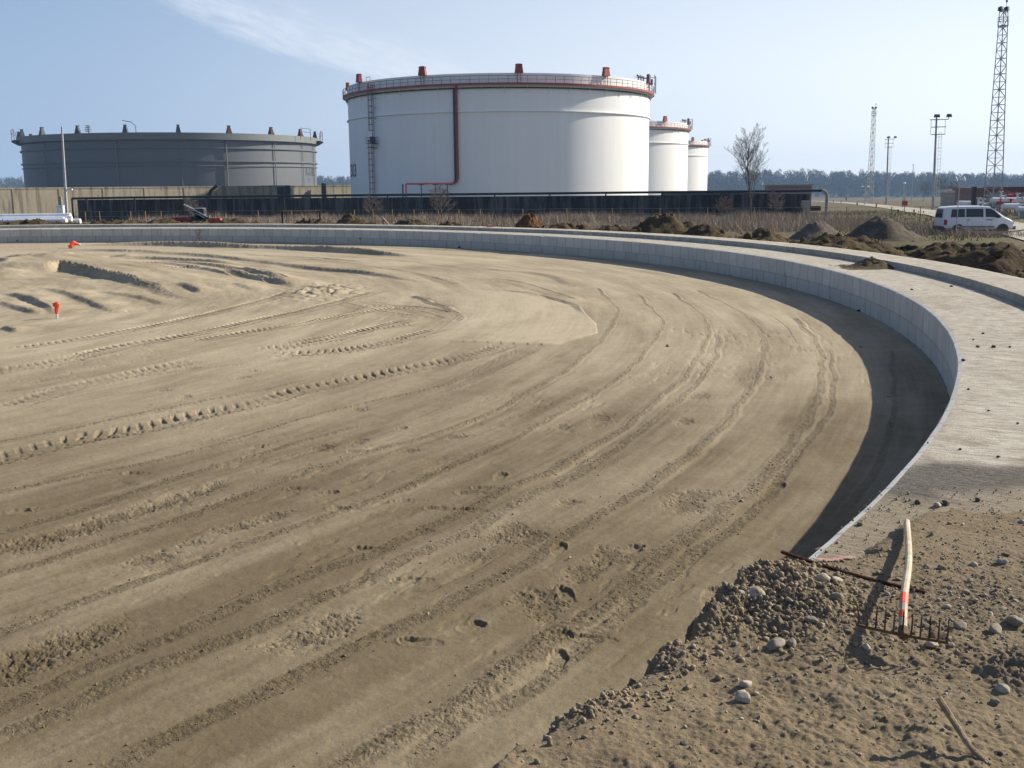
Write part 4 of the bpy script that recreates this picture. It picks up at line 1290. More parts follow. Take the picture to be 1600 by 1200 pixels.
def pole_mast(base, H, r0, lab):
    r = tag(empty('pole_mast', base, .1), lab, 'light mast', 'round floodlight poles with ladders')
    MB().tube([(0, 0, -.3), (0, 0, H)], r0, 10, r2=r0 * .62).build('pole', M['mast'], r)
    c = MB()
    for z, w in ((H - .25, 1.9), (H - 1.25, 1.6), (H - 2.25, 1.5)):
        c.box((.35, 0, z), (w * 1.35, .12, .1)); c.box((.1, 0, z), (.12, w * .8, .1))
    for x in (-.75, 1.3): c.tube([(x, 0, H - 2.25), (x, 0, H - .25)], .035, 4)
    c.build('crossarm', M['mast'], r)
    for x, s in ((0.0, .75), (1.75, .65)):
        MB().box((x, -.1, H + .25), (s, .45, .42), .2, .75).tube([(x, 0, H - .3), (x, 0, H + .1)], .05, 4).build('floodlight', M['dark_metal'], r)
    L = MB()
    for x in (r0 + .25, r0 + .65): L.tube([(x, 0, .5), (x, 0, H - 2)], .022, 4)
    z = .6
    while z < H - 2: L.tube([(r0 + .25, 0, z), (r0 + .65, 0, z)], .02, 3); z += .5
    z = 1
    while z < H - 2: L.tube([(0, 0, z), (r0 + .65, 0, z)], .022, 3); z += 1.5
    L.build('ladder', M['galv'], r)
    return r


b = at(1457.5, 326, 150.0); b.z = float(terrain(0, 150))
_m = pole_mast(b, at_top(b, 1459.5, 184), .19, 'nearer round floodlight pole with ladder and crossarms left of the tall lattice mast'); _m.rotation_euler.y = -.022
b = at(1384.5, 318, 275.0); b.z = float(terrain(0, 275))
_m = pole_mast(b, at_top(b, 1386, 216), .25, 'shorter looking round floodlight pole beside the slim lattice mast'); _m.rotation_euler.y = -.02


def street_lamp(base, H, lab, double=False, group='small street lamps by the road', r0=.06):
    r = tag(empty('street_lamp', base), lab, 'street lamp', group)
    MB().tube([(0, 0, -.2), (0, 0, H)], r0, 6, r2=r0 * .7).build('pole', M['mast'], r)
    for s in ((-1, 1) if double else (0,)):
        MB().lathe([(.01, H + .30), (r0 * 2, H + .2), (r0 * 3.4, H + .06), (r0 * 3, H), (.01, H - .02)], 12, c=(s * r0 * 7, 0, 0)).build('lamp_head', M['pipe_white'], r)
    if double: MB().tube([(-r0 * 7, 0, H), (r0 * 7, 0, H)], r0 * .5, 4).build('arm', M['mast'], r)
    return r


for (px, py0, py1, Y, dbl, lab) in ((1411, 316, 287, 190, False, 'small street lamp with a white mushroom head by the pale road'),
                                    (1351, 315, 292, 260, True, 'far double headed street lamp left of the slim lattice mast'),
                                    (1424, 314, 258, 300, False, 'thin bare pole between the two round floodlight poles')):
    b = at(px, py0, Y); b.z = float(terrain(0, Y)); street_lamp(b, at_top(b, px, py1), lab, dbl, r0=.1)
b = at(1494, 364, 66.0); b.z = -1.65
street_lamp(b, at_top(b, 1493, 283), 'double headed garden lamp on a thin post in front of the van', True, None, .035)
b = at(104, 336, 116.0); b.z = -1.8
sl = tag(empty('lamp_pole', b), 'tall tapering steel lamp pole standing before the pale wall', 'lamp pole')
tp = at(96.5, 198, 116.0) - b
MB().tube([(0, 0, -.3), tp * .3, tp], .22, 8, r2=.1).build('pole', M['galv'], sl)
q = tp * .36
MB().tube([q, q + Vector((.35, 0, .05)), q + Vector((.55, -.1, 0))], .05, 5).box((q.x + .55, q.y - .1, q.z), (.5, .3, .16)).build('lamp_head', M['pipe_white'], sl)
MB().box((-.55, 0, 1.4), (.28, .4, 3.1)).build('brace_post', M['concrete_pier'], sl)
p = at(94.5, 320, 112)
cab = tag(empty('cabinet', (p.x, 112, -1.7)), 'white switch cabinet at the foot of the tall lamp pole', 'cabinet')
MB().box((0, 0, .95), (.62, .5, 1.9)).box((0, 0, 1.93), (.7, .58, .08)).build('housing', M['pipe_white'], cab)
MB().box((0, -.262, .98), (.5, .02, 1.55)).build('door', M['white_paint'], cab)
p = at(103, 334, 111)
dd = tag(empty('manhole_dome', (p.x, 110.5, -1.7)), 'black domed lid beside the white switch cabinet', 'dome')
MB().lathe([(.01, 1.0), (.35, .92), (.6, .6), (.72, .15), (.74, -.2)], 20).build('dome', M['black'], dd)
for px, py, lab in ((26, 331, 'slim red hydrant left of the red valve set before the pale wall'), (55, 331, 'red valve set with handwheels before the pale wall')):
    p = gp(px, py); h = tag(empty('hydrant', p), lab, 'hydrant')
    if px == 26: MB().tube([(0, 0, 0), (0, 0, .9)], .16, 8).tube([(0, 0, .9), (0, 0, 1.1)], .22, 8).tube([(-.8, 0, .35), (.5, 0, .35)], .12, 6).build('body', M['orange_red'], h)
    else:
        MB().tube([(-1.2, 0, .5), (1.2, 0, .5)], .2, 8).tube([(-.8, 0, .5), (-.8, 0, -.1)], .15, 6).tube([(.8, 0, .5), (.8, 0, -.1)], .15, 6).box((0, 0, .25), (1.9, .4, .12)).build('body', M['orange_red'], h)
        for x in (-.8, -.1, .5): MB().tube([(x, 0, .5), (x, 0, 1.1)], .06, 5).tube([(x, 0, 1.08), (x, 0, 1.16)], .24, 10).build('handwheel', M['orange_red'], h)

# ------------------------------------------------------------------ van
def make_van(loc, rz):
    r = tag(empty('van', loc, rz), 'white passenger van seen from its side with dark windows, parked by the road', 'van')
    # x, bottom, belt, roof, half width at belt, half width at roof
    ST = [(-2.33, .50, .95, 1.00, .80, .78), (-2.30, .42, 1.10, 1.50, .86, .76), (-2.24, .40, 1.14, 1.78, .90, .74), (-2.08, .38, 1.15, 1.86, .93, .76), (-1.0, .38, 1.15, 1.91, .95, .78), (.2, .38, 1.14, 1.90, .95, .78), (.75, .38, 1.13, 1.84, .95, .76),
          (1.0, .38, 1.13, 1.70, .95, .76), (1.32, .38, 1.12, 1.45, .94, .78), (1.62, .38, 1.10, 1.20, .92, .80), (1.95, .38, .98, 1.07, .90, .78), (2.2, .38, .82, .93, .86, .72), (2.33, .42, .66, .74, .76, .62), (2.38, .50, .58, .62, .68, .55)]
    vs = []; n = 12
    for x, zb, ze, zr, wb, wr in ST:
        wm = (wb + wr) / 2 + .02
        half = [(wb * .9, zb), (wb, zb + .12), (wb, ze), (wb + (wr - wb) * .55, ze + (zr - ze) * .6), (wr - .03, zr - .05 * min(1, (zr - ze))), (wr * .7, zr)]
        ringv = half + [(-a, b) for a, b in reversed(half)]
        vs += [(x, a, b) for a, b in ringv]
    fs = []
    for i in range(len(ST) - 1):
        for k in range(n):
            fs.append((i * n + k, (i + 1) * n + k, (i + 1) * n + (k + 1) % n, i * n + (k + 1) % n))
    fs += [tuple(range(n)), tuple((len(ST) - 1) * n + k for k in range(n - 1, -1, -1))]
    autosmooth(MB().add(vs, fs).build('body', M['van_paint'], r), 28)

    def half(x, z):
        for a, b in zip(ST, ST[1:]):
            if a[0] <= x <= b[0]:
                k = (x - a[0]) / (b[0] - a[0]); q = [a[j] + (b[j] - a[j]) * k for j in range(6)]
                if z <= q[2]: return q[4]
                f = (z - q[2]) / max(.01, q[3] - q[2])
                return q[4] + (q[5] - q[4]) * (f / .6 * .55 if f < .6 else .55 + (f - .6) / .4 * .40)
        return .7
    for s in (-1, 1):
        for nm, poly in (('window', [(-1.90, 1.19), (-.98, 1.19), (-.98, 1.72), (-1.80, 1.70)]), ('window', [(-.90, 1.19), (.22, 1.19), (.22, 1.72), (-.90, 1.73)]),
                         ('window', [(.36, 1.19), (1.42, 1.16), (1.33, 1.27), (.90, 1.63), (.70, 1.71), (.36, 1.72)])):
            m = MB()
            # fan strips in x so the pane follows the side
            xs = sorted({p[0] for p in poly}); xs = sorted(set(xs + list(np.linspace(xs[0], xs[-1], 9))))
            def span(x):
                zz = []
                for a, b in zip(poly, poly[1:] + poly[:1]):
                    if min(a[0], b[0]) <= x <= max(a[0], b[0]):
                        if abs(a[0] - b[0]) < 1e-6: zz += [a[1], b[1]]
                        else: zz.append(a[1] + (b[1] - a[1]) * (x - a[0]) / (b[0] - a[0]))
                return min(zz), max(zz)
            cols = []
            for x in xs:
                lo, hi = span(x); cols.append([(x, s * (half(x, lo + (hi - lo) * k) + .012), lo + (hi - lo) * k) for k in (0, .5, 1)])
            v = [p for c in cols for p in c]
            f = [(i * 3 + k, i * 3 + 3 + k, i * 3 + 4 + k, i * 3 + 1 + k) for i in range(len(xs) - 1) for k in range(2)]
            m.add(v, f).build(nm, M['glass'], r)
        m = MB(); m.box((-.35, s * .962, .56), (2.6, .03, .07)).box((.62, s * .958, 1.0), (.42, .03, .045)).box((-.75, s * .958, 1.0), (.16, .03, .04))
        m.build('side_trim', M['bumper'], r)
        MB().box((-2.20, s * .885, .86), (.20, .09, .34)).build('tail_lamp', M['lens_red'], r)
        MB().box((2.16, s * .72, .80), (.22, .26, .16)).build('headlight', M['lens_clear'], r)
        MB().box((1.15, s * 1.05, 1.22), (.12, .2, .18)).build('mirror', M['bumper'], r)
        for x in (-1.38, 1.52):
            w = empty('wheel', (x, s * .80, .31)); w.parent = r
            cyl = lambda rad, y0, y1: [Vector((0, y0, 0)), Vector((0, y1, 0))]
            MB().tube([(0, s * -.1, 0), (0, s * .11, 0)], .31, 20).build('tyre', M['tyre'], w)
            MB().tube([(0, s * .10, 0), (0, s * .125, 0)], .19, 16).build('rim', M['galv'], w)
            MB().tube([(x, s * .74, .36), (x, s * .965, .36)], .385, 20).build('wheel_arch', M['black'], r)
    MB().box((-2.27, 0, .46), (.24, 1.78, .26)).build('bumper', M['bumper'], r)
    MB().box((2.30, 0, .46), (.22, 1.62, .22)).build('bumper', M['bumper'], r)
    v = [(-2.335, -.62, 1.14), (-2.335, .62, 1.14), (-2.285, .56, 1.70), (-2.285, -.56, 1.70)]
    MB().add(v, [(0, 1, 2, 3)]).build('rear_window', M['glass'], r)
    v = [(1.64, -.72, 1.2), (1.64, .72, 1.2), (.82, .66, 1.83), (.82, -.66, 1.83)]
    MB().add([(x + .03, y, z + .02) for x, y, z in v], [(0, 1, 2, 3)]).build('windscreen', M['glass'], r)
    return r


make_van((30.85, 71.0, -1.68), math.radians(-2))

# tape sagging in front of the van
t0, t1, t2 = at(1494, 352, 64), at(1548, 363, 61), at(1640, 352, 58)
cv = spline([t0[:], t0.lerp(t1, .5)[:2] + ((t0.z + t1.z) / 2 - .12,) if False else (t0.lerp(t1, .5) - Vector((0, 0, .14)))[:], t1[:], (t1.lerp(t2, .5) - Vector((0, 0, .1)))[:], t2[:]], .5)
tm = MB(); v = []
for p in cv: v += [(p[0], p[1], p[2] - .035), (p[0], p[1] + .012, p[2] - .035), (p[0], p[1] + .012, p[2] + .035), (p[0], p[1], p[2] + .035)]
tm.add(v, [(i * 4 + k, i * 4 + 4 + k, i * 4 + 4 + (k + 1) % 4, i * 4 + (k + 1) % 4) for i in range(len(cv) - 1) for k in range(4)])
tag(tm.build('barrier_tape', simple('pale_pink_tape', (.5, .38, .33), .6), None), 'pale barrier tape sagging low in front of the white van', 'barrier tape')

# ------------------------------------------------------------------ pipes stacked at the left
pipes = []
for (x1, py, Y, r_, L, lab) in ((110, 338.0, 104.0, .30, 16, 'upper white coated pipe of the stack at the far left'), (112, 341.5, 103.4, .26, 16, 'middle white coated pipe sticking out of the stack at the far left'),
                                (104, 346.5, 102.6, .34, 15, 'lowest front white coated pipe of the stack at the far left'), (125.5, 346, 104.2, .27, 9, 'short white pipe end poking out at the right of the stack'),
                                (100, 342.5, 103.0, .2, 15, 'thin white pipe wedged between the stacked ones')):
    e = at(x1, py, Y)
    p = tag(empty('coated_pipe', e, math.radians(3)), lab, 'pipe', 'white pipes stacked by the ring')
    m = MB(); m.tube([(-L, 0, 0), (0, 0, 0)], r_, 16, cap=False); m.tube([(0, 0, 0), (-L, 0, 0)], r_ - .03, 16, cap=False)
    n = 16
    autosmooth(m.build('tube', M['pipe_white'], p), 30)
    MB().tube([(-.25, 0, 0), (.03, 0, 0)], r_ + .012, 16, cap=False).tube([(.02, 0, 0), (-.02, 0, 0)], r_ + .005, 16).build('end_cap', M['white_paint'], p)

# ------------------------------------------------------------------ red machine beyond the ring
c = at(305, 352, 70); g = -1.55
mc = tag(empty('work_machine', (c.x, 70, g)), 'low red machine with a dark engine box and raised grey arms behind the ring', 'machine')
k = 70 / F
def mx_(px): return (px - 305) * k
def mz_(py): return at(305, py, 70).z - g
MB().tube([(mx_(264), 0, mz_(344)), (mx_(276), 0, mz_(341.5)), (mx_(300), 0, mz_(342))], .13, 6).tube([(mx_(264), 0, mz_(345.5)), (mx_(300), 0, mz_(345.5))], .1, 6).box((mx_(285), .4, mz_(343.5)), (1.4, .5, .2)).build('chassis', M['red_oxide'], mc)
MB().box((mx_(336), .1, mz_(344)), (.9, .6, .24), 0, .8).box((mx_(338), .1, mz_(346.5)), (.75, .5, .12)).build('hopper', M['red_paint'], mc)
MB().box((mx_(313), .2, mz_(336)), (.62, .7, .85)).box((mx_(309), .2, mz_(342)), (.9, .6, .3)).box((mx_(318), .1, mz_(340)), (.8, .5, .25)).build('engine_box', M['bumper'], mc)
MB().box((mx_(312), .2, mz_(325.8)), (.62, .72, .05)).build('cover', M['galv'], mc)
a = MB()
for dy in (-.25, .12): 
    a.tube([(mx_(291), dy, mz_(319.5)), (mx_(306), dy, mz_(327.5)), (mx_(326), dy, mz_(339))], .045, 5)
    a.tube([(mx_(299), dy, mz_(332)), (mx_(313), dy, mz_(335)), (mx_(322), dy, mz_(341))], .04, 5)
for u in np.linspace(0, 1, 9): a.tube([(mx_(291 + 35 * u), -.25, mz_(319.5 + 19 * u)), (mx_(291 + 35 * u), .12, mz_(319.5 + 19 * u))], .025, 4)
a.tube([(mx_(319), 0, mz_(339)), (mx_(328), 0, mz_(338.5))], .06, 5)
a.build('arm', M['galv'], mc)
for px in (309, 319.5, 328.5): MB().box((mx_(px), 0, (mz_(346) - .3) / 2), (.06, .3, mz_(346) + .3)).build('leg', M['galv'], mc)
for x0, x1 in ((281, 284), (291, 295)): MB().tube([(mx_(x0), -.2, mz_(346)), (mx_(x1), -.25, -.2)], .05, 4).build('leg', M['galv'], mc)

# ------------------------------------------------------------------ piles
def pile(name, px, pyb, pyt, wpx, Y, mat, lab, cat, seed, rough=.25, depth=.8, grp=None, p=1.2):
    b = at(px, pyb, Y); top = at(px, pyt, Y).z; R_ = wpx / 2 * Y / F; z0 = b.z - .25; h = top - z0
    na, nr = 56, 22
    A = np.linspace(0, 2 * PI, na + 1); Rr = np.linspace(0, 1, nr)
    AA, RR = np.meshgrid(A, Rr, indexing='ij')
    ex = 1 + .18 * vn(np.cos(AA) * 1.6 + seed, np.sin(AA) * 1.6, seed)
    X = R_ * ex * RR * np.cos(AA); Yy = R_ * depth * ex * RR * np.sin(AA)
    sc = 2.2 / max(R_, .5)
    lump = 1 + .9 * rough * fbm(X * sc * .8 + 3 * seed, Yy * sc * .8, 3, seed + 5)
    prof = np.clip(1 - (RR / lump) ** 1.5, 0, 1) ** (1.25 * p) * (1 - .12 * np.exp(-(RR / .25) ** 2))
    Z = h * (prof + rough * fbm(X * sc + seed, Yy * sc, 4, seed + 3, .6) * (1 - RR) ** .4 + .7 * rough * fbm(X * sc * 4, Yy * sc * 4, 3, seed + 7, .6) * (1 - RR) ** .3)
    X[-1] = X[0]; Yy[-1] = Yy[0]; Z[-1] = Z[0]
    me = np_mesh(name, np.stack([X, Yy, Z], 2).reshape(-1, 3), grid_quads(na + 1, nr)[:, ::-1])
    o = link(name, me, mat, None, True); o.location = (b.x, Y, z0)
    return tag(o, lab, cat, grp)


T, G = M['turf'], M['gravel_pile']
PILES = [
    ('gravel_pile', 1277, 366, 341.5, 92, 62, G, 'grey gravel heap left of the larger brown one by the wire fence', 'heap', 1, .12, .8),
    ('earth_mound', 1378, 368, 335, 140, 60, m_turf('brown_heaped_earth', (.09, .07, .055), (.15, .125, .095), (.2, .17, .135), 1.4), 'broad brown earth heap between the grey gravel heap and the van', 'heap', 2, .14, .7),
    ('earth_mound', 1040, 366, 330, 130, 47, T, 'tall turf covered mound beside the kerb in front of the dark wall', 'heap', 3, .5, .7),
    ('earth_mound', 1105, 372, 345, 110, 43, T, 'lower turf mound at the right shoulder of the tall one', 'heap', 4, .5, .7),
    ('earth_mound', 486, 354, 333, 62, 66, T, 'peaked turf mound under the yellow pipe frame', 'heap', 5, .5, .7),
    ('earth_mound', 545, 355, 334, 70, 66, T, 'rounded turf mound just right of the peaked one', 'heap', 6, .5, .7),
    ('earth_mound', 640, 356, 340.5, 92, 64, T, 'long low turf mound beside the leaning pink board', 'heap', 7, .5, .6),
    ('earth_mound', 700, 357, 341, 70, 62, T, 'low turf mound left of the pink marker on the kerb', 'heap', 8, .5, .6),
    ('earth_mound', 880, 362, 343, 86, 55, T, 'dark low mound right of the rusty brown root clump', 'heap', 9, .5, .6),
    ('earth_mound', 950, 364, 344, 90, 52, T, 'dark low mound left of the tall turf mound', 'heap', 10, .5, .6),
    ('earth_mound', 175, 354, 338, 92, 68, T, 'straw covered mound right of the stacked white pipes', 'heap', 12, .5, .6),
    ('earth_mound', 375, 354, 342, 60, 66, T, 'grey brush mound right of the red machine', 'heap', 13, .5, .6),
    ('earth_mound', 1190, 374, 354, 110, 42, T, 'clumpy olive turf ridge in front of the grey gravel heap', 'heap', 14, .5, .6),
    ('earth_mound', 1480, 392, 368, 150, 33, T, 'long clumpy turf ridge before the van', 'heap', 16, .5, .5),
    ('root_clump', 825, 356, 334, 46, 58, M['brown_clod'], 'rusty brown clump of roots and earth beyond the kerb', 'root clump', 11, .4, .8, None, .6),
]
for a in PILES:
    a = list(a)
    if a[6] is T: a[3] += .20 * (a[2] - a[3]); a[4] *= 1.3; a[10] = .36
    pile(*a)
# little heap of twigs and dirt on the walkway
p = onz(1362, 417, .0)
X, Yv = np.meshgrid(np.linspace(-1, 1, 60), np.linspace(-1, 1, 50), indexing='ij')
rr = np.sqrt(X ** 2 + Yv ** 2); Z = .17 * np.clip(np.exp(-(rr * 2.2) ** 2) - .06, -.3, 1) * (1 + .9 * fbm(X * 4, Yv * 4, 4, 201)) + .012 * fbm(X * 20, Yv * 20, 3, 202) * np.exp(-rr * 2)
me = np_mesh('debris_heap', np.stack([X * .75, Yv * .75, Z], 2).reshape(-1, 3), grid_quads(60, 50)[:, ::-1]); o = link('debris_heap', me, m_turf('dry_twig_litter', (.1, .075, .05), (.17, .13, .08), (.3, .24, .16), 5), None, True); o.location = (p.x, p.y, .008)
tag(o, 'small heap of dirt and twigs left on the concrete walkway', 'debris')
tw = MB()
for i in range(30):
    a = random.uniform(0, 2 * PI); r_ = random.uniform(0, .55); l = random.uniform(.06, .2); b2 = random.uniform(0, 2 * PI)
    q = Vector((r_ * 1.3 * math.cos(a), r_ * math.sin(a), .13 * math.exp(-(r_ * 2.6) ** 2) + .02)); MB().tube([q, q + Vector((l * math.cos(b2), l * math.sin(b2), random.uniform(-.01, .05)))], .006, 3).build('twig', M['twig'], o)

# ------------------------------------------------------------------ dry grass and turf tufts
def blades(name, P, hgt, wid, lean, mat, lab, seed, kind='stuff'):
    rg = np.random.default_rng(seed); n = len(P)
    a = rg.uniform(0, 2 * PI, n); ln = rg.normal(0, lean, n) ; b = rg.uniform(0, 2 * PI, n)
    hh = hgt * rg.uniform(.5, 1.25, n) * np.clip(1 + .8 * fbm(P[:, 0] * .25, P[:, 1] * .25, 3, seed), .4, 1.7); w = wid * rg.uniform(.6, 1.4, n)
    dx, dy = np.cos(a) * w, np.sin(a) * w; tx, ty = np.cos(b) * ln * hh, np.sin(b) * ln * hh
    V = np.empty((n, 3, 3))
    V[:, 0] = P + np.stack([-dx, -dy, 0 * dx], 1); V[:, 1] = P + np.stack([dx, dy, 0 * dx], 1); V[:, 2] = P + np.stack([tx, ty, hh], 1)
    me = np_mesh(name, V.reshape(-1, 3), np.arange(3 * n).reshape(-1, 3))
    o = link(name, me, mat); return tag(o, lab, None, None, kind)


def m_blade(name, a, b, c):
    t = NT(name); v = t.coord('Object'); n = t.noise(v, .5, 4); n2 = t.noise(v, 4.0, 3)
    col = t.mix(t.ramp(n, .4, .6), a, b); col = t.mix(t.ramp(n2, .45, .65), col, c)
    return t.done(col, .9, 0, None, .1)


M['dry'] = m_blade('dry_grass', (.31, .245, .19), (.38, .31, .24), (.22, .165, .13))
M['olive'] = m_blade('olive_turf_grass', (.095, .082, .035), (.16, .128, .065), (.06, .052, .024))
rg = np.random.default_rng(5)
n = 80000
u = rg.uniform(0, 1, n); v = rg.uniform(0, 1, n) ** 1.0
px0 = 100 + u * 1180
Xf = F0.x + (A1.x + 2 - F0.x) * u; Yn = 64 + 10 * (1 - u); Yf_ = A0.y + (A1.y - A0.y) * u - .6
Yp = Yn + (Yf_ - Yn) * v
den = fbm(Xf * .12, Yp * .15, 4, 211) > -.18
P = np.stack([Xf, Yp, np.full(n, -1.65)], 1)[den]
blades('dry_grass', P, .68, .022, .5, M['dry'], 'strip of tall dry grass in front of the dark wall', 6)
n = 70000
A = rg.uniform(math.radians(-10), math.radians(148), n); D = rg.uniform(3.0, 30, n)
k = fbm(A * 32 * .5, D * .5, 4, 221) > .0
A, D = A[k], D[k]
P = np.stack([CX + (RI + D) * np.cos(A), CY + (RI + D) * np.sin(A), bank_height(A, D) - .03], 1)
blades('turf_grass', P, .16, .022, .9, M['olive'], 'olive tufts of grass on the turned earth', 8)
n = 26000
Yg = rg.uniform(62, 150, n); Xg = rg.uniform(22, 90, n) * Yg / 110 + 8 * (Yg - 62) / 90
P = np.stack([Xg, Yg, terrain(Xg, Yg)], 1)
k = (fbm(Xg * .1, Yg * .1, 4, 231) > .05)
d_road = np.min(np.hypot(Xg[:, None] - cl[None, ::3, 0], Yg[:, None] - cl[None, ::3, 1]), 1) > 3.2
blades('field_grass', P[k & d_road], .28, .03, .6, m_blade('field_grass_blades', (.17, .16, .06), (.24, .2, .1), (.13, .13, .045)), 'short rough grass of the field behind the van', 9)

# ------------------------------------------------------------------ trees
def tree(name, loc, H, lab, seed, grp=None, spread=.32, cat='tree'):
    rd = random.Random(seed)
    r = tag(empty(name, loc), lab, cat, grp)
    tr, cr = MB(), MB()
    def grow(p, d, L, rad, lev):
        nseg = 4 if lev < 3 else 2
        pts = [p]; q = p.copy(); dd = d.copy()
        for i in range(nseg):
            dd = (dd + Vector((rd.gauss(0, .09), rd.gauss(0, .09), .05))).normalized(); q = q + dd * L / nseg; pts.append(q.copy())
        (tr if lev < 2 else cr).tube(pts, rad, 5 if lev < 2 else 3, r2=rad * .45, cap=False)
        if lev >= 4: return
        nb = (16, 9, 7, 5)[lev]
        for j in range(nb):
            f = (.22 + .78 * (j + rd.random()) / nb) if lev else (.25 + .72 * (j + rd.random() * .8) / nb)
            i = min(nseg - 1, int(f * nseg)); s = pts[i].lerp(pts[i + 1], f * nseg - i)
            az = rd.uniform(0, 2 * PI) if lev else j * 2.4 + rd.uniform(-.3, .3)
            side = Vector((math.cos(az), math.sin(az), 0)); ax = dd
            nd = (ax * (1.0) + side * (spread * 2.0 if lev == 0 else .75)).normalized()
            grow(s, nd, L * (.52 if lev == 0 else .5) * (1.15 - .55 * f) * rd.uniform(.8, 1.15), max(rad * .38 * (1.2 - .5 * f), .006), lev + 1)
    grow(Vector((0, 0, 0)), Vector((0, 0, 1)), H, H * .014, 0)
    tr.build('trunk', M['trunk'], r); cr.build('crown', M['twig'], r)
    return r


b = at(1173, 334, 101); b.z = -1.7
tree('bare_tree', b, at_top(b, 1178, 229), 'slender bare tree standing in front of the dark wall', 3, None, .2)
for px, Y, top, lab, sd in ((1470, 330, 284, 'bare brown tree right of the nearer round floodlight pole', 21), (1482, 260, 290, 'bushy bare tree behind the garden lamp post', 22), (1442, 360, 288, 'bare tree left of the nearer round floodlight pole', 23)):
    b = at(px, 310, Y); b.z = float(terrain(0, Y)); tree('bare_tree', b, at_top(b, px, top), lab, sd, None, .5)
for px, Y, top, lab, sd in ((690, 104, 300, 'thin bare sapling before the dark wall below the red feed pipe', 31), (300, 108, 314, 'small bare shrub before the left part of the dark wall', 32), (585, 106, 312, 'bare shrub before the dark wall below the caged ladder', 33), (1130, 100, 312, 'bare shrub left of the slender tree', 34), (1215, 103, 306, 'bare shrub right of the slender tree', 35)):
    b = at(px, 340, Y); b.z = -1.7; tree('bare_shrub', b, max(1.2, at_top(b, px, top)), lab, sd, None, .7, 'shrub')

# the wood on the horizon: one mass of many bare crowns
rg = np.random.default_rng(77)
nt = 3000
tx = rg.uniform(-800, 1150, nt); ty = 1395 + 270 * rg.uniform(0, 1, nt)
hh = 19.0 + 3.0 * fbm(tx * .006, ty * 0 + 3, 3, 5) + 3.0 * fbm(tx * .03, ty * .03, 3, 6) + rg.normal(0, 1.2, nt)
gz = terrain(tx, ty) - .5
m = 130
q = rg.uniform(0, 1, (nt, m)) ** .8; w = rg.uniform(0, 2 * PI, (nt, m))
rad = np.clip(np.sqrt(np.clip(1 - ((q - .5) / .52) ** 2, 0.02, 1)), .15, 1) * 4.6 * rg.uniform(.15, 1, (nt, m)) ** .6
cx = tx[:, None] + rad * np.cos(w); cy = ty[:, None] + rad * np.sin(w); cz = gz[:, None] + hh[:, None] * (.03 + .95 * q)
L = rg.uniform(1.0, 3.0, (nt, m)); ox, oy = np.cos(w) * L * .35, np.sin(w) * L * .35
wd = rg.uniform(.3, .95, (nt, m)) * (1.3 - .9 * q); pa = rg.uniform(0, PI, (nt, m))
V = np.empty((nt, m, 3, 3))
V[..., 0, :] = np.stack([cx - np.cos(pa) * wd, cy - np.sin(pa) * wd, cz - .6 * L], 2)
V[..., 1, :] = np.stack([cx + np.cos(pa) * wd, cy + np.sin(pa) * wd, cz - .6 * L], 2)
V[..., 2, :] = np.stack([cx + ox, cy + oy, cz + .7 * L], 2)
V = V.reshape(-1, 3)
TR = np.empty((nt, 6, 3)); 
for i, (a, z) in enumerate(((0, -1), (2.1, -1), (4.2, -1), (0, .97), (2.1, .97), (4.2, .97))):
    k = .3 if z < 0 else .05
    TR[:, i] = np.stack([tx + k * math.cos(a), ty + k * math.sin(a), gz + (hh * z if z > 0 else -1)], 1)
b0 = len(V) + 6 * np.arange(nt)[:, None]
ft = np.concatenate([np.stack([b0[:, 0] + a, b0[:, 0] + b, b0[:, 0] + c], 1) for a, b, c in ((0, 1, 4), (0, 4, 3), (1, 2, 5), (1, 5, 4), (2, 0, 3), (2, 3, 5))])
t = NT('bare_wood'); vv = t.coord('Object', (1, .2, .35)); n1 = t.noise(vv, .045, 6, .7); n2 = t.noise(vv, .3, 4, .7)
m_wood = t.done(t.mix(t.math('MULTIPLY', t.ramp(n2, .4, .65), .6), t.mix(t.ramp(n1, .38, .62), (.03, .033, .026), (.115, .095, .075)), (.05, .052, .035)), .95, 0, None, .05)
me = np_mesh('forest', np.vstack([V, TR.reshape(-1, 3)]), np.vstack([np.arange(len(V)).reshape(-1, 3), ft]))
tag(link('forest', me, m_wood), 'long bare wood along the horizon', None, None, 'stuff')

# ------------------------------------------------------------------ plant at the far right
def dev(px, py, Y): return at(px, py, Y)
def hpipe(name, x0, x1, py, Y, r_, lab, mat='pipe_white', caps=True):
    a, b = at(x0, py, Y), at(x1, py, Y); o = tag(empty(name, (a + b) / 2), lab, 'pipe'); h = (b - a) / 2
    pts = [-h, h]
    m = MB().tube(pts, r_, 12)
    if caps: m.tube([h, h + Vector((r_ * .5, 0, 0)), h + Vector((r_ * .8, 0, 0))], [r_, r_ * .75, r_ * .2], 12).tube([-h, -h - Vector((r_ * .5, 0, 0)), -h - Vector((r_ * .8, 0, 0))], [r_, r_ * .75, r_ * .2], 12)
    autosmooth(m.build('barrel', M[mat], o), 40)
    for k in (-.7, .7): MB().box((h.x * k, 0, -r_ - .6), (.25, .4, 1.4)).build('stand', M['concrete_pier'], o)
    return o
hpipe('vessel', 1498, 1516, 317.5, 118, .26, 'short white horizontal vessel behind the van roof')
hpipe('vessel', 1550, 1625, 313, 125, .33, 'long white pipe barrel running out of frame at the right')
hpipe('vessel', 1568, 1592, 322.5, 105, .30, 'shorter pale pipe barrel in front of the long white one')
hpipe('vessel', 1590, 1640, 327, 98, .25, 'pale pipe at the right edge nearest the van')
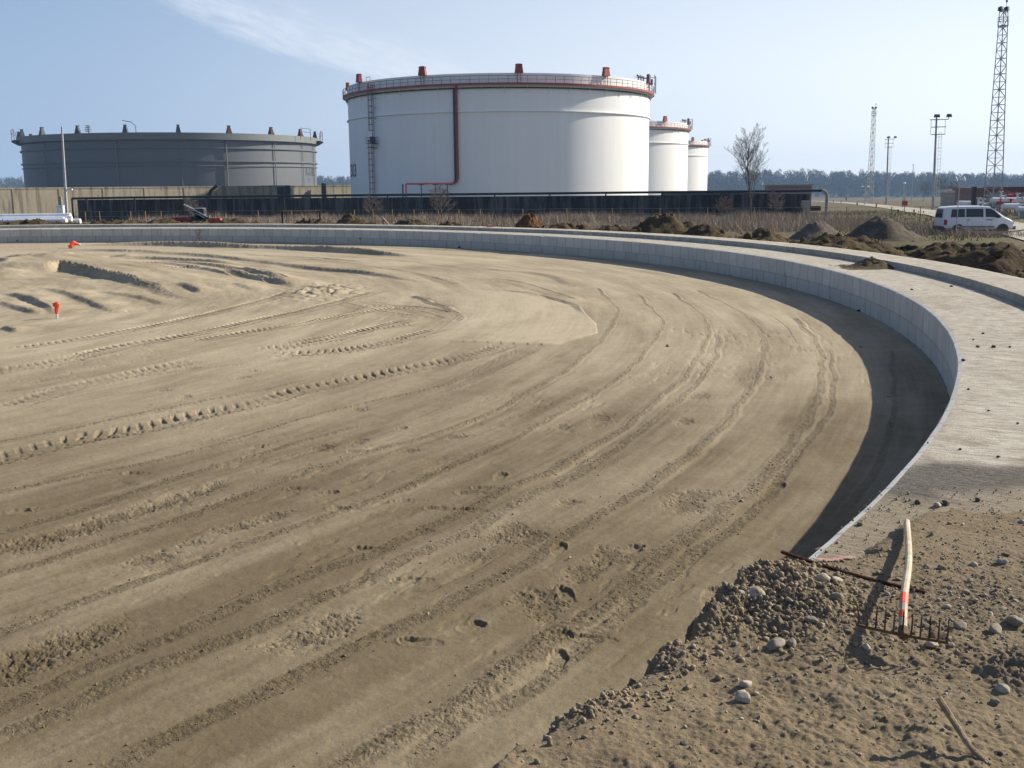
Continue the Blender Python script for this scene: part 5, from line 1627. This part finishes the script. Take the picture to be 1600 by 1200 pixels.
for i, (px, py, Y, s, lab) in enumerate(((1574, 306.5, 128, 1.0, 'red valve actuator above the long white pipe'), (1586, 306, 129, .8, 'small red valve right of the actuator above the long white pipe'), (1579, 319, 112, 1.0, 'red valve body between the two pale pipes'), (1563, 317, 115, .7, 'red valve at the left end of the pale pipe'))):
    p = at(px, py, Y); o = tag(empty('valve', p), lab, 'valve')
    MB().tube([(-.55 * s, 0, 0), (.55 * s, 0, 0)], .24 * s, 8).tube([(0, 0, 0), (0, 0, .5 * s)], .12 * s, 6).box((0, 0, -.6), (.12, .12, 1.3)).build('body', M['red_paint'], o)
    MB().tube([(0, 0, .5 * s), (0, 0, .58 * s)], .3 * s, 12).build('handwheel', M['red_paint'], o)
for px, py, Y, h, lab in ((1564, 304, 122, 1.5, 'white upright vent stack with a flange left of the red valves'), (1590, 307, 122, 1.3, 'white upright vent stack right of the red valves'), (1594, 325, 100, 1.3, 'white upright pump head at the right edge'), (1536, 316, 118, 1.4, 'slim white standpipe behind the van windscreen'), (1529, 314, 121, 1.0, 'white flanged standpipe beside the dark post')):
    p = at(px, py, Y); o = tag(empty('standpipe', p), lab, 'standpipe', 'white standpipes of the pumping plant')
    MB().tube([(0, 0, -h - .9), (0, 0, .3)], .13, 8).tube([(0, 0, .3), (0, 0, .38)], .26, 10).tube([(0, 0, -.2), (.45, 0, -.2), (.5, 0, -.2)], .12, 8).build('riser', M['pipe_white'], o)
    MB().tube([(.5, 0, -.2), (.57, 0, -.2)], .22, 10).build('flange', M['galv'], o)
p = at(1520, 325, 116); o = tag(empty('dark_post', (p.x, 116, -1.7)), 'thick dark square post behind the van', 'post')
MB().box((0, 0, 1.35), (.36, .36, 3.0)).box((0, 0, 2.9), (.42, .42, .1)).build('post', M['bumper'], o)
# buildings
def house(px0, px1, pyt, Y, wall, roof, lab, flat=False, hroof=1.0, win=True):
    a, b = at(px0, pyt, Y), at(px1, pyt, Y); g = float(terrain(0, Y)); W_ = b.x - a.x; Ht = a.z - g
    o = tag(empty('building', ((a.x + b.x) / 2, Y, g)), lab, 'building')
    hw = Ht - hroof
    MB().box((0, 4, hw / 2), (W_, 8, hw)).build('wall', M[wall], o)
    if flat: MB().box((0, 4, hw + hroof / 2), (W_ + .8, 8.8, hroof)).build('roof', M[roof], o)
    else:
        v = [(-W_ / 2 - .4, -.5, hw), (W_ / 2 + .4, -.5, hw), (W_ / 2 + .4, 8.5, hw), (-W_ / 2 - .4, 8.5, hw), (-W_ / 2, 4, Ht), (W_ / 2, 4, Ht)]
        MB().add(v, [(0, 1, 5, 4), (2, 3, 4, 5), (0, 4, 3), (1, 2, 5), (0, 3, 2, 1)]).build('roof', M[roof], o)
    if win:
        nn = max(2, int(W_ / 2.6))
        for i in range(nn):
            x = -W_ / 2 + W_ * (i + .5) / nn
            f = MB().box((x, -.02, hw * .55), (W_ / nn * .62, .1, hw * .45)).build('window', M['glass'], o)
            MB().box((x, -.08, hw * .55 - hw * .24), (W_ / nn * .7, .14, .1)).build('sill', M['concrete_pier'], f)
    return o
house(1576, 1660, 291.5, 175, 'concrete_pier', 'roof_red', 'pale building with a dark red flat roof at the right edge', True, .9)
house(1523, 1556, 293, 185, 'brick', 'brick', 'low brown building behind the foot of the tallest mast', True, .5, False)
house(1498, 1519, 297, 195, 'concrete_pier', 'mast', 'grey low building behind the dark square post', True, .5)

# red box on a post, little markers along the road, hydrants
p = gp(1413, 331); o = tag(empty('sign_box', p), 'square dark red box on a post by the pale road', 'box')
s_ = p.y / F
MB().box((0, 0, at(1413, 317.5, p.y).z - p.z), (7.4 * s_, .35, 7.4 * s_)).build('box', M['red_paint'], o); MB().box((0, .05, .8), (.08, .08, 2.0)).build('post', M['mast'], o)
for i, (px, py, hp_, mt, lab) in enumerate(((1322, 313, 5, 'red_oxide', 'dark red hydrant at the far end of the pale road'), (1314, 317, 4, 'orange_red', 'small orange hydrant left of the road'), (1302, 316, 3.5, 'concrete_pier', 'small grey road marker near the end of the dark wall'), (1339, 321, 4.5, 'bumper', 'dark short marker post between hydrant and slim mast'),
                                             (1369, 325, 8, 'concrete_pier', 'grey square stone post under the slim mast'), (1428, 333, 5.5, 'red_oxide', 'dark red bollard right of the red box'), (1435, 333, 3.5, 'bumper', 'left of two small dark bollards before the van'), (1443, 333, 3.5, 'bumper', 'right of two small dark bollards before the van'), (1476, 316, 4, 'pipe_white', 'white ball topped marker left of the tallest mast'), (1403, 333, 6, 'bumper', 'dark stubby block left of the post with the red box'))):
    p = gp(px, py); h = hp_ * p.y / F; o = tag(empty('marker_post', p), lab, 'marker post')
    w = h * (.34 if hp_ < 7 else .2)
    MB().box((0, 0, h * .42), (w, w, h * .95)).build('post', M[mt], o); MB().lathe([(.001, h), (w * .5, h * .95), (w * .62, h * .8), (w * .5, h * .74)], 10).build('cap', M[mt], o)

# ------------------------------------------------------------------ orange markers on the sand
p = onz(89, 497, SAND_Z); p.z += .02; s_ = p.y / F
o = tag(empty('marker_stake', p), 'short stake wrapped in orange at the top, standing in the churned sand', 'stake')
hh_ = at(89, 472, p.y).z - p.z
MB().tube([(0, 0, -.15), (.01, 0, hh_ * .45)], .02, 6).build('stake', M['pipe_white'], o)
MB().tube([(0, 0, hh_ * .22), (.012, .01, hh_ * .6), (.03, 0, hh_ * .9), (.03, 0, hh_)], [.03, .045, .055, .04], 9).box((-.035, 0, hh_ * .82), (.04, .03, .07)).build('wrap', M['orange_red'], o)
p = onz(116, 388, SAND_Z); p.z += .03; s_ = p.y / F
o = tag(empty('plastic_cone', p, .3), 'orange plastic cone tipped over on the sand below the wall', 'cone')
MB().tube([(-.1, 0, .12), (.0, 0, .2), (.22, 0, .12)], [.15, .11, .04], 10).tube([(-.2, -.1, .02), (-.08, -.1, .08)], [.08, .09], 8).build('body', M['orange_red'], o)
MB().tube([(.2, 0, .13), (.27, 0, .1)], .055, 8).build('tip', M['pipe_white'], o)
p = onz(766, 360, H_KERB * .0 + .0)
o = tag(empty('kerb_marker', p), 'small pink plastic marker lying on the far walkway', 'marker')
MB().box((0, 0, .12), (.26, .2, .24), .3, .8).box((-.1, 0, .08), (.2, .14, .1), .8).build('body', M['pink_paint'], o)
p = at(602, 350, 80); o = tag(empty('leaning_board', (p.x, 80, -1.6)), 'pale pink board leaning by the fence among the dry grass', 'board')
MB().tube([(-.15, 0, 1.15), (.35, 0, .55), (.75, .1, -.1)], .07, 4).build('board', M['pink_paint'], o); MB().box((-.12, .05, .5), (.06, .06, 1.4)).build('post', M['rust_brown'], o)

# ------------------------------------------------------------------ rake, bar and stick on the near soil
def m_handle():
    t = NT('whitewashed_wood'); v = t.coord('Object', (1, 1, 1)); n = t.noise(v, 14, 5); g = t.noise(t.coord('Object', (40, 40, 3)), 2, 4)
    c = t.mix(t.ramp(n, .4, .62), (.52, .45, .35), (.40, .32, .22)); c = t.mix(t.math('MULTIPLY', t.ramp(g, .5, .7), .35), c, (.26, .19, .12))
    return t.done(c, .75, 0, t.bump(g, .3, .003), .2)


M['handle'] = m_handle()
ra = tag(empty('rake', onz(1410, 990, .06)), 'garden rake with a white wooden handle lying tines up on the stony soil', 'rake')
ro = Vector(ra.location)
hb = [onz(1341, 977, .13), onz(1410, 992, .125), onz(1480, 1004, .12)]
hb = [q - ro for q in hb]
bar = spline([q[:] for q in hb], .03)
MB().tube([Vector(q) for q in bar], .0065, 6).build('head_bar', M['rust_brown'], ra)
tn_ = MB()
ax = (hb[2] - hb[0]).normalized(); fw = Vector((-ax.y, ax.x, 0)).normalized()
for i in range(14):
    q = Vector(bar[int(round(i / 13 * (len(bar) - 1)))])
    tn_.tube([q - Vector((0, 0, .004)), q + Vector((0, 0, .04)) + fw * .004, q + Vector((0, 0, .088)) + fw * .012 - ax * (.014 if i < 2 else 0)], [.004, .0036, .0025], 5)
tn_.build('tines', M['rust_brown'], ra)
h0 = hb[1] + Vector((.0, 0, -.002)); e = onz(1417, 815, .045) - ro
mid1 = onz(1413, 930, .19) - ro; mid2 = onz(1420, 872, .135) - ro
hl = spline([tuple(h0 - Vector((0, .0, .0))), tuple(h0.lerp(mid1, .3) + Vector((0, 0, .015))), tuple(mid1), tuple(mid2), tuple(e)], .05)
MB().tube([Vector(q) for q in hl], .0155, 10).build('handle', M['handle'], ra)
MB().tube([Vector(hl[2]), Vector(hl[3])], .0163, 10, cap=False).tube([Vector(hl[4]), Vector(hl[5])], .0163, 10, cap=False).build('red_band', M['orange_red'], ra)
MB().tube([h0 + Vector((0, -.012, .0)), Vector(hl[1])], .019, 8, r2=.0175).build('socket', M['rust_brown'], ra)

r0, r1 = onz(1221, 862, .085), onz(1446, 926, .05)
_up = max(0.0, max(soil_z(*r0.lerp(r1, k).xy) + .004 - r0.lerp(r1, k).z for k in np.linspace(.25, .95, 12)))
r0, r1 = onz(1221, 862, .085 + _up), onz(1446, 926, .05 + _up)
o = tag(empty('steel_bar', r0), 'rusty reinforcing bar jutting over the edge of the concrete', 'steel bar')
ln = [Vector((0, 0, 0)).lerp(r1 - r0, k) + Vector((0, 0, -.012 * math.sin(k * PI))) for k in np.linspace(0, 1, 16)]
b_ = MB().tube(ln, .0085, 8)
d_ = (r1 - r0).normalized()
for k in np.linspace(.01, .99, 90):
    q = (r1 - r0) * k + Vector((0, 0, -.012 * math.sin(k * PI))); b_.tube([q - d_ * .0018, q + d_ * .0018], .0098, 8)
b_.build('bar', M['rust'], o)
s0, s1, s2, s3 = onz(1466, 1090, .20), onz(1494, 1134, .13), onz(1520, 1172, .085), onz(1548, 1196, .06)
o = tag(empty('stick', s0), 'pale bent wooden stick lying on the soil at the bottom right', 'stick')
cv = spline([tuple(q - s0) for q in (s0, s1, s2, s3)], .03)
MB().tube([Vector(q) for q in cv], .011, 8, r2=.008).build('shaft', simple('brown_wood', (.27, .2, .13), .85, .3, 30, bump=.4, bscale=60), o)

# ------------------------------------------------------------------ stones
def stone_mesh(seed):
    bm = __import__('bmesh').new(); __import__('bmesh').ops.create_icosphere(bm, subdivisions=3, radius=1)
    rs = np.random.default_rng(seed)
    C = np.array([v.co[:] for v in bm.verts]); k = np.ones(len(C))
    for _ in range(11):                                       # cut flats
        n = rs.normal(size=3); n /= np.linalg.norm(n); dcut = rs.uniform(.52, .9); pr_ = C @ n
        k = np.minimum(k, np.where(pr_ > dcut, dcut / np.maximum(pr_, 1e-6), 1))
    C = C * k[:, None]; C = C * (1 + .05 * fbm(C[:, 0] * 2 + seed, C[:, 1] * 2 + C[:, 2] * 1.7, 3, seed))[:, None]
    C = C * np.array([1, rs.uniform(.65, .9), rs.uniform(.5, .75)])
    for v, c in zip(bm.verts, C): v.co = c
    me = bpy.data.meshes.new('stone'); bm.to_mesh(me); bm.free()
    me.polygons.foreach_set('use_smooth', np.ones(len(me.polygons), bool))
    return me


SM = [simple('stone_%s' % n, c, .85, .2, 2.0, bump=.3, bscale=8) for n, c in (('pale', (.37, .32, .25)), ('grey', (.235, .205, .165)), ('brown', (.2, .15, .105)), ('dark', (.09, .077, .066)))]
SMESH = []
for i in range(10):
    for mt in range(4):
        me = stone_mesh(50 + i); me.materials.append(SM[mt]); SMESH.append((mt, me))


def stone(px, py, wpx, mt, lab, grp, seed, z=None):
    p = onz(px, py, .05)
    zz = soil_z(p.x, p.y) if z is None else z
    p = onz(px, py, zz + .01)
    s = wpx / 2 * math.hypot(p.y, HC) / F
    cand = [m for a, m in SMESH if a == mt]
    o = bpy.data.objects.new('stone', cand[seed % len(cand)]); COL.objects.link(o)
    rd = random.Random(seed)
    o.location = (p.x, p.y, (soil_z(p.x, p.y) if z is None else z) + s * .25); o.scale = (s, s * rd.uniform(.85, 1.1), s * rd.uniform(.85, 1.15)); o.rotation_euler = (rd.uniform(-.4, .4), rd.uniform(-.4, .4), rd.uniform(0, 6.28))
    return tag(o, lab, 'stone', grp)


BIG = [(1180, 920, 34, 0, 'large pale stone on the crest of the rubble heap'), (1157, 928, 16, 0, 'small white stone beside the large pale one on the heap crest'), (1160, 1090, 36, 0, 'flat pale stone lower of the pair in a hollow of the soil'), (1165, 1068, 26, 0, 'upright stone resting behind the flat pale one in the hollow'),
       (1213, 1008, 34, 1, 'rounded grey stone at the foot of the rubble heap'), (1236, 1004, 22, 1, 'grey stone touching the rounded one at the heap foot'), (1284, 912, 26, 0, 'pale stone right of the heap crest, left of a twin'), (1307, 914, 24, 0, 'pale angular stone left of the rake shadow, right of its twin'), (1306, 932, 28, 1, 'grey flat stone just below the two pale ones by the rake shadow'),
       (1268, 962, 24, 1, 'grey stone between rubble heap and rake tines'), (1354, 1008, 18, 0, 'small white stone just below the left end of the rake head'), (1456, 1008, 24, 0, 'whitish stone under the right end of the rake head'), (1498, 980, 28, 1, 'grey round stone right of the rake head'), (1556, 984, 32, 1, 'brownish grey stone halfway from rake to right edge'),
       (1586, 972, 34, 1, 'broad grey stone at the right edge level with the rake head'), (1567, 950, 14, 0, 'small pale stone above the broad grey one at the right edge'), (1568, 1063, 24, 0, 'pale stone with a dark shadow at the lower right edge'), (1566, 878, 20, 1, 'grey stone high on the soil near the right edge'), (1511, 924, 16, 1, 'lone grey stone right of the rake handle'), (1471, 886, 16, 2, 'brown stone right of the rake handle, near its middle'),
       (1464, 788, 16, 0, 'pale stone on the dark tar patch above the rake'), (1478, 786, 18, 3, 'black lump beside the pale stone on the tar patch'), (1528, 780, 14, 3, 'black lump right of the pair on the tar patch'), (1434, 784, 12, 3, 'black lump left of the pale stone on the tar patch'), (1345, 818, 14, 1, 'grey pebble on bare concrete near the inner edge'), (1555, 1095, 18, 1, 'grey stone below the pale one at the lower right edge'),
       (1480, 945, 14, 0, 'small pale stone between rake handle and lone grey stone'), (1068, 1160, 14, 3, 'dark pebble in the soil at the bottom centre'), (1062, 1150, 20, 1, 'bluish pebble left of the bottom soil')]
for i, (px, py, w, mt, lab) in enumerate(BIG[:-1]): stone(px, py, w, mt, lab, 'loose stones on the near soil', i)
rd = random.Random(4)
used = 0
cnt = 0
while cnt < 165:
    px, py = rd.uniform(1090, 1600), rd.uniform(800, 1190)
    p = onz(px, py, .05)
    d = math.hypot(p.x - CX, p.y - CY) - RI
    if d < .02: continue
    q = math.exp(-(((px - 1470) / 150) ** 2 + ((py - 945) / 70) ** 2)) + .9 * math.exp(-(((px - 1260) / 90) ** 2 + ((py - 950) / 50) ** 2)) + .10
    if rd.random() > q: continue
    w = 5.5 + 9 * rd.random() ** 2.5
    mt = rd.choices((0, 1, 2, 3), (4, 5, 2, 1))[0]
    heapy = px < 1330 and py < 1020
    lab = ('small pale stone among the loose stones of the near soil', 'small grey stone among the loose stones of the near soil', 'small brown stone among the loose stones of the near soil', 'small dark lump among the loose stones of the near soil')[mt]
    stone(px, py, w, mt, lab, 'small %s stones on the near soil' % ('pale', 'grey', 'brown', 'dark')[mt], rd.randint(0, 9999)); cnt += 1
for i, (px, py, w) in enumerate(((1505, 562, 7), (1528, 541, 7), (1552, 541, 9), (1578, 541, 6), (1521, 530, 5), (1513, 607, 6), (1536, 520, 5), (1545, 640, 6), (1500, 700, 6), (1560, 712, 7), (1425, 452, 6), (1487, 447, 6), (1590, 660, 6), (1450, 690, 5))):
    stone(px, py, w, 3, 'small dark crumb of earth lying on the pale concrete walkway', 'earth crumbs on the walkway', i, .004)
for i, (px, py) in enumerate(((718 + 325, 540), (1205, 589), (1345, 540), (1388, 618), (890, 870), (668, 957), (1158, 781))):
    stone(px, py, 7, 0, 'tiny white pebble lying on the smooth sand', 'white pebbles on the sand', i, SAND_Z + .01)

# gravel: far more small grains than could be counted
n = 7500
rg = np.random.default_rng(15)
px = rg.uniform(1000, 1640, n); py = rg.uniform(750, 1230, n)
q = np.exp(-(((px - 1480) / 190) ** 2 + ((py - 930) / 100) ** 2)) + np.exp(-(((px - 1250) / 110) ** 2 + ((py - 950) / 60) ** 2)) + .07 + .5 * np.exp(-((py - 780) / 25) ** 2)
k = rg.uniform(0, 1, n) < q * (1 + 1.2 * fbm(px * .02, py * .03, 3, 15))
pts = np.array([tuple(onz(a, b, .05)) for a, b in zip(px[k], py[k])])
dd_ = np.hypot(pts[:, 0] - CX, pts[:, 1] - CY) - RI
pts = pts[dd_ > .0]
zz = np.maximum(soil_height(pts[:, 0], pts[:, 1])[0], .004)
n = len(pts); s = rg.uniform(.0025, .0075, n) * rg.uniform(.6, 1.5, n)
octa = np.array([(1, 0, 0), (0, 1, 0), (-1, 0, 0), (0, -1, 0), (0, 0, 1), (0, 0, -1)], float)
fo = np.array([(0, 1, 4), (1, 2, 4), (2, 3, 4), (3, 0, 4), (1, 0, 5), (2, 1, 5), (3, 2, 5), (0, 3, 5)])
V = octa[None] * s[:, None, None] * rg.uniform(.6, 1.3, (n, 6, 1)); a = rg.uniform(0, 6.28, n)
V = np.stack([V[..., 0] * np.cos(a)[:, None] - V[..., 1] * np.sin(a)[:, None], V[..., 0] * np.sin(a)[:, None] + V[..., 1] * np.cos(a)[:, None], V[..., 2]], 2)
V += np.stack([pts[:, 0], pts[:, 1], zz + s * .3], 1)[:, None, :]
me = np_mesh('gravel', V.reshape(-1, 3), (fo[None] + 6 * np.arange(n)[:, None, None]).reshape(-1, 3))
t = NT('mixed_gravel'); nn = t.noise(t.coord('Object'), 60, 2)
tag(link('gravel', me, t.done(t.mix(t.ramp(nn, .35, .65), (.15, .122, .092), (.33, .28, .215)), .9)), 'fine gravel scattered over the near soil', None, None, 'stuff')


# loose clods: the rubble heap, and crumbs along the windrows
def clods(name, pts, z, s, mat, lab, seed, detail=True):
    rg = np.random.default_rng(seed); n = len(pts)
    bmm = __import__('bmesh').new(); __import__('bmesh').ops.create_icosphere(bmm, subdivisions=2 if detail else 1, radius=1)
    B = np.array([v.co[:] for v in bmm.verts]); Fc = np.array([[v.index for v in f.verts] for f in bmm.faces]); bmm.free()
    V = np.repeat(B[None], n, 0)
    for _ in range(6):
        nn_ = rg.normal(size=(n, 1, 3)); nn_ /= np.linalg.norm(nn_, axis=2, keepdims=True); dc = rg.uniform(.45, .85, (n, 1)); pr_ = (V * nn_).sum(2)
        V = V * np.where(pr_ > dc, dc / np.maximum(pr_, 1e-6), 1)[..., None]
    V = V * rg.uniform(.7, 1.2, (n, 1, 3)) * (1 + .10 * rg.normal(size=(n, len(B), 1))) * s[:, None, None]
    V = V + np.stack([pts[:, 0], pts[:, 1], z], 1)[:, None, :]
    me = np_mesh(name, V.reshape(-1, 3), (Fc[None] + len(B) * np.arange(n)[:, None, None]).reshape(-1, 3))
    return tag(link(name, me, mat), lab, None, None, 'stuff')


rg = np.random.default_rng(91)
P = []
for (hpx, hpy), a_, b_2, hh_2 in HEAPS[:7]:
    c_ = onz(hpx, hpy, .03); n = int(1000 * (hh_2 / .1)); q = rg.normal(size=(n, 2)) * np.array([a_ * .62, b_2 * .55])
    ca, sa = math.cos(.95), math.sin(.95)
    P.append(np.stack([c_.x + q[:, 0] * ca - q[:, 1] * sa, c_.y + q[:, 0] * sa + q[:, 1] * ca], 1))
P = np.vstack(P); dd_ = np.hypot(P[:, 0] - CX, P[:, 1] - CY) - RI; P = P[(dd_ > -.10)]
zz = soil_height(P[:, 0], P[:, 1])[0]; k = zz > -.05; P, zz = P[k], zz[k]
s = .0028 + .0145 * rg.random(len(P)) ** 4.2
t = NT('rubble_clods'); vv = t.coord('Object'); n1 = t.noise(vv, 30, 4, .7); n2 = t.noise(vv, 220, 3, .7)
col = t.mix(t.ramp(n1, .35, .65), (.2, .155, .104), (.33, .27, .19))
clods('rubble', P, zz + s * .25, s, t.done(col, .95, 0, t.bump(n2, .5, .004), .1), 'broken clods and grit of the grey brown rubble heap at the end of the wall', 92, False)
P = []
for pts, w, hh in RIDGES[:10]:
    ln = spline(sp_(pts), .03); ln = ln[(ln[:, 1] < 9.5) & (ln[:, 1] > 3)]
    if not len(ln): continue
    k = rg.integers(0, len(ln), int(len(ln) * 1.1 * (w / .12)))
    P.append(ln[k] + rg.normal(size=(len(k), 2)) * w * .55)
P = np.vstack(P); P = P[np.hypot(P[:, 0] - CX, P[:, 1] - CY) < RI - .1]
zz = sand_height(P[:, 0], P[:, 1])[0] + SAND_Z
s = .003 + .007 * rg.random(len(P)) ** 3.0
t = NT('sand_crumbs'); n1 = t.noise(t.coord('Object'), 25, 3)
clods('sand_crumbs', P, zz + s * .3, s, t.done(t.mix(t.ramp(n1, .35, .65), (.15, .115, .07), (.225, .178, .115)), .95, 0, None, .1), 'loose crumbs of damp sand along the windrows', 93, False)

rg = np.random.default_rng(97)
n = 5200
A = rg.uniform(math.radians(-12), math.radians(146), n); D = 2.5 + 13 * rg.random(n) ** 1.6
k = fbm(A * 32 * .35, D * .4, 3, 241) > -.15; A, D = A[k], D[k]
P = np.stack([CX + (RI + D) * np.cos(A), CY + (RI + D) * np.sin(A)], 1)
s = .025 + .15 * rg.random(len(P)) ** 3.5
clods('earth_clods', P, bank_height(A, D) + s * .2, s, m_turf('turned_clods', (.07, .046, .03), (.105, .085, .038), (.2, .15, .085), 2.5), 'clods of turned brown earth and turf along the outside of the ring', 98, False)
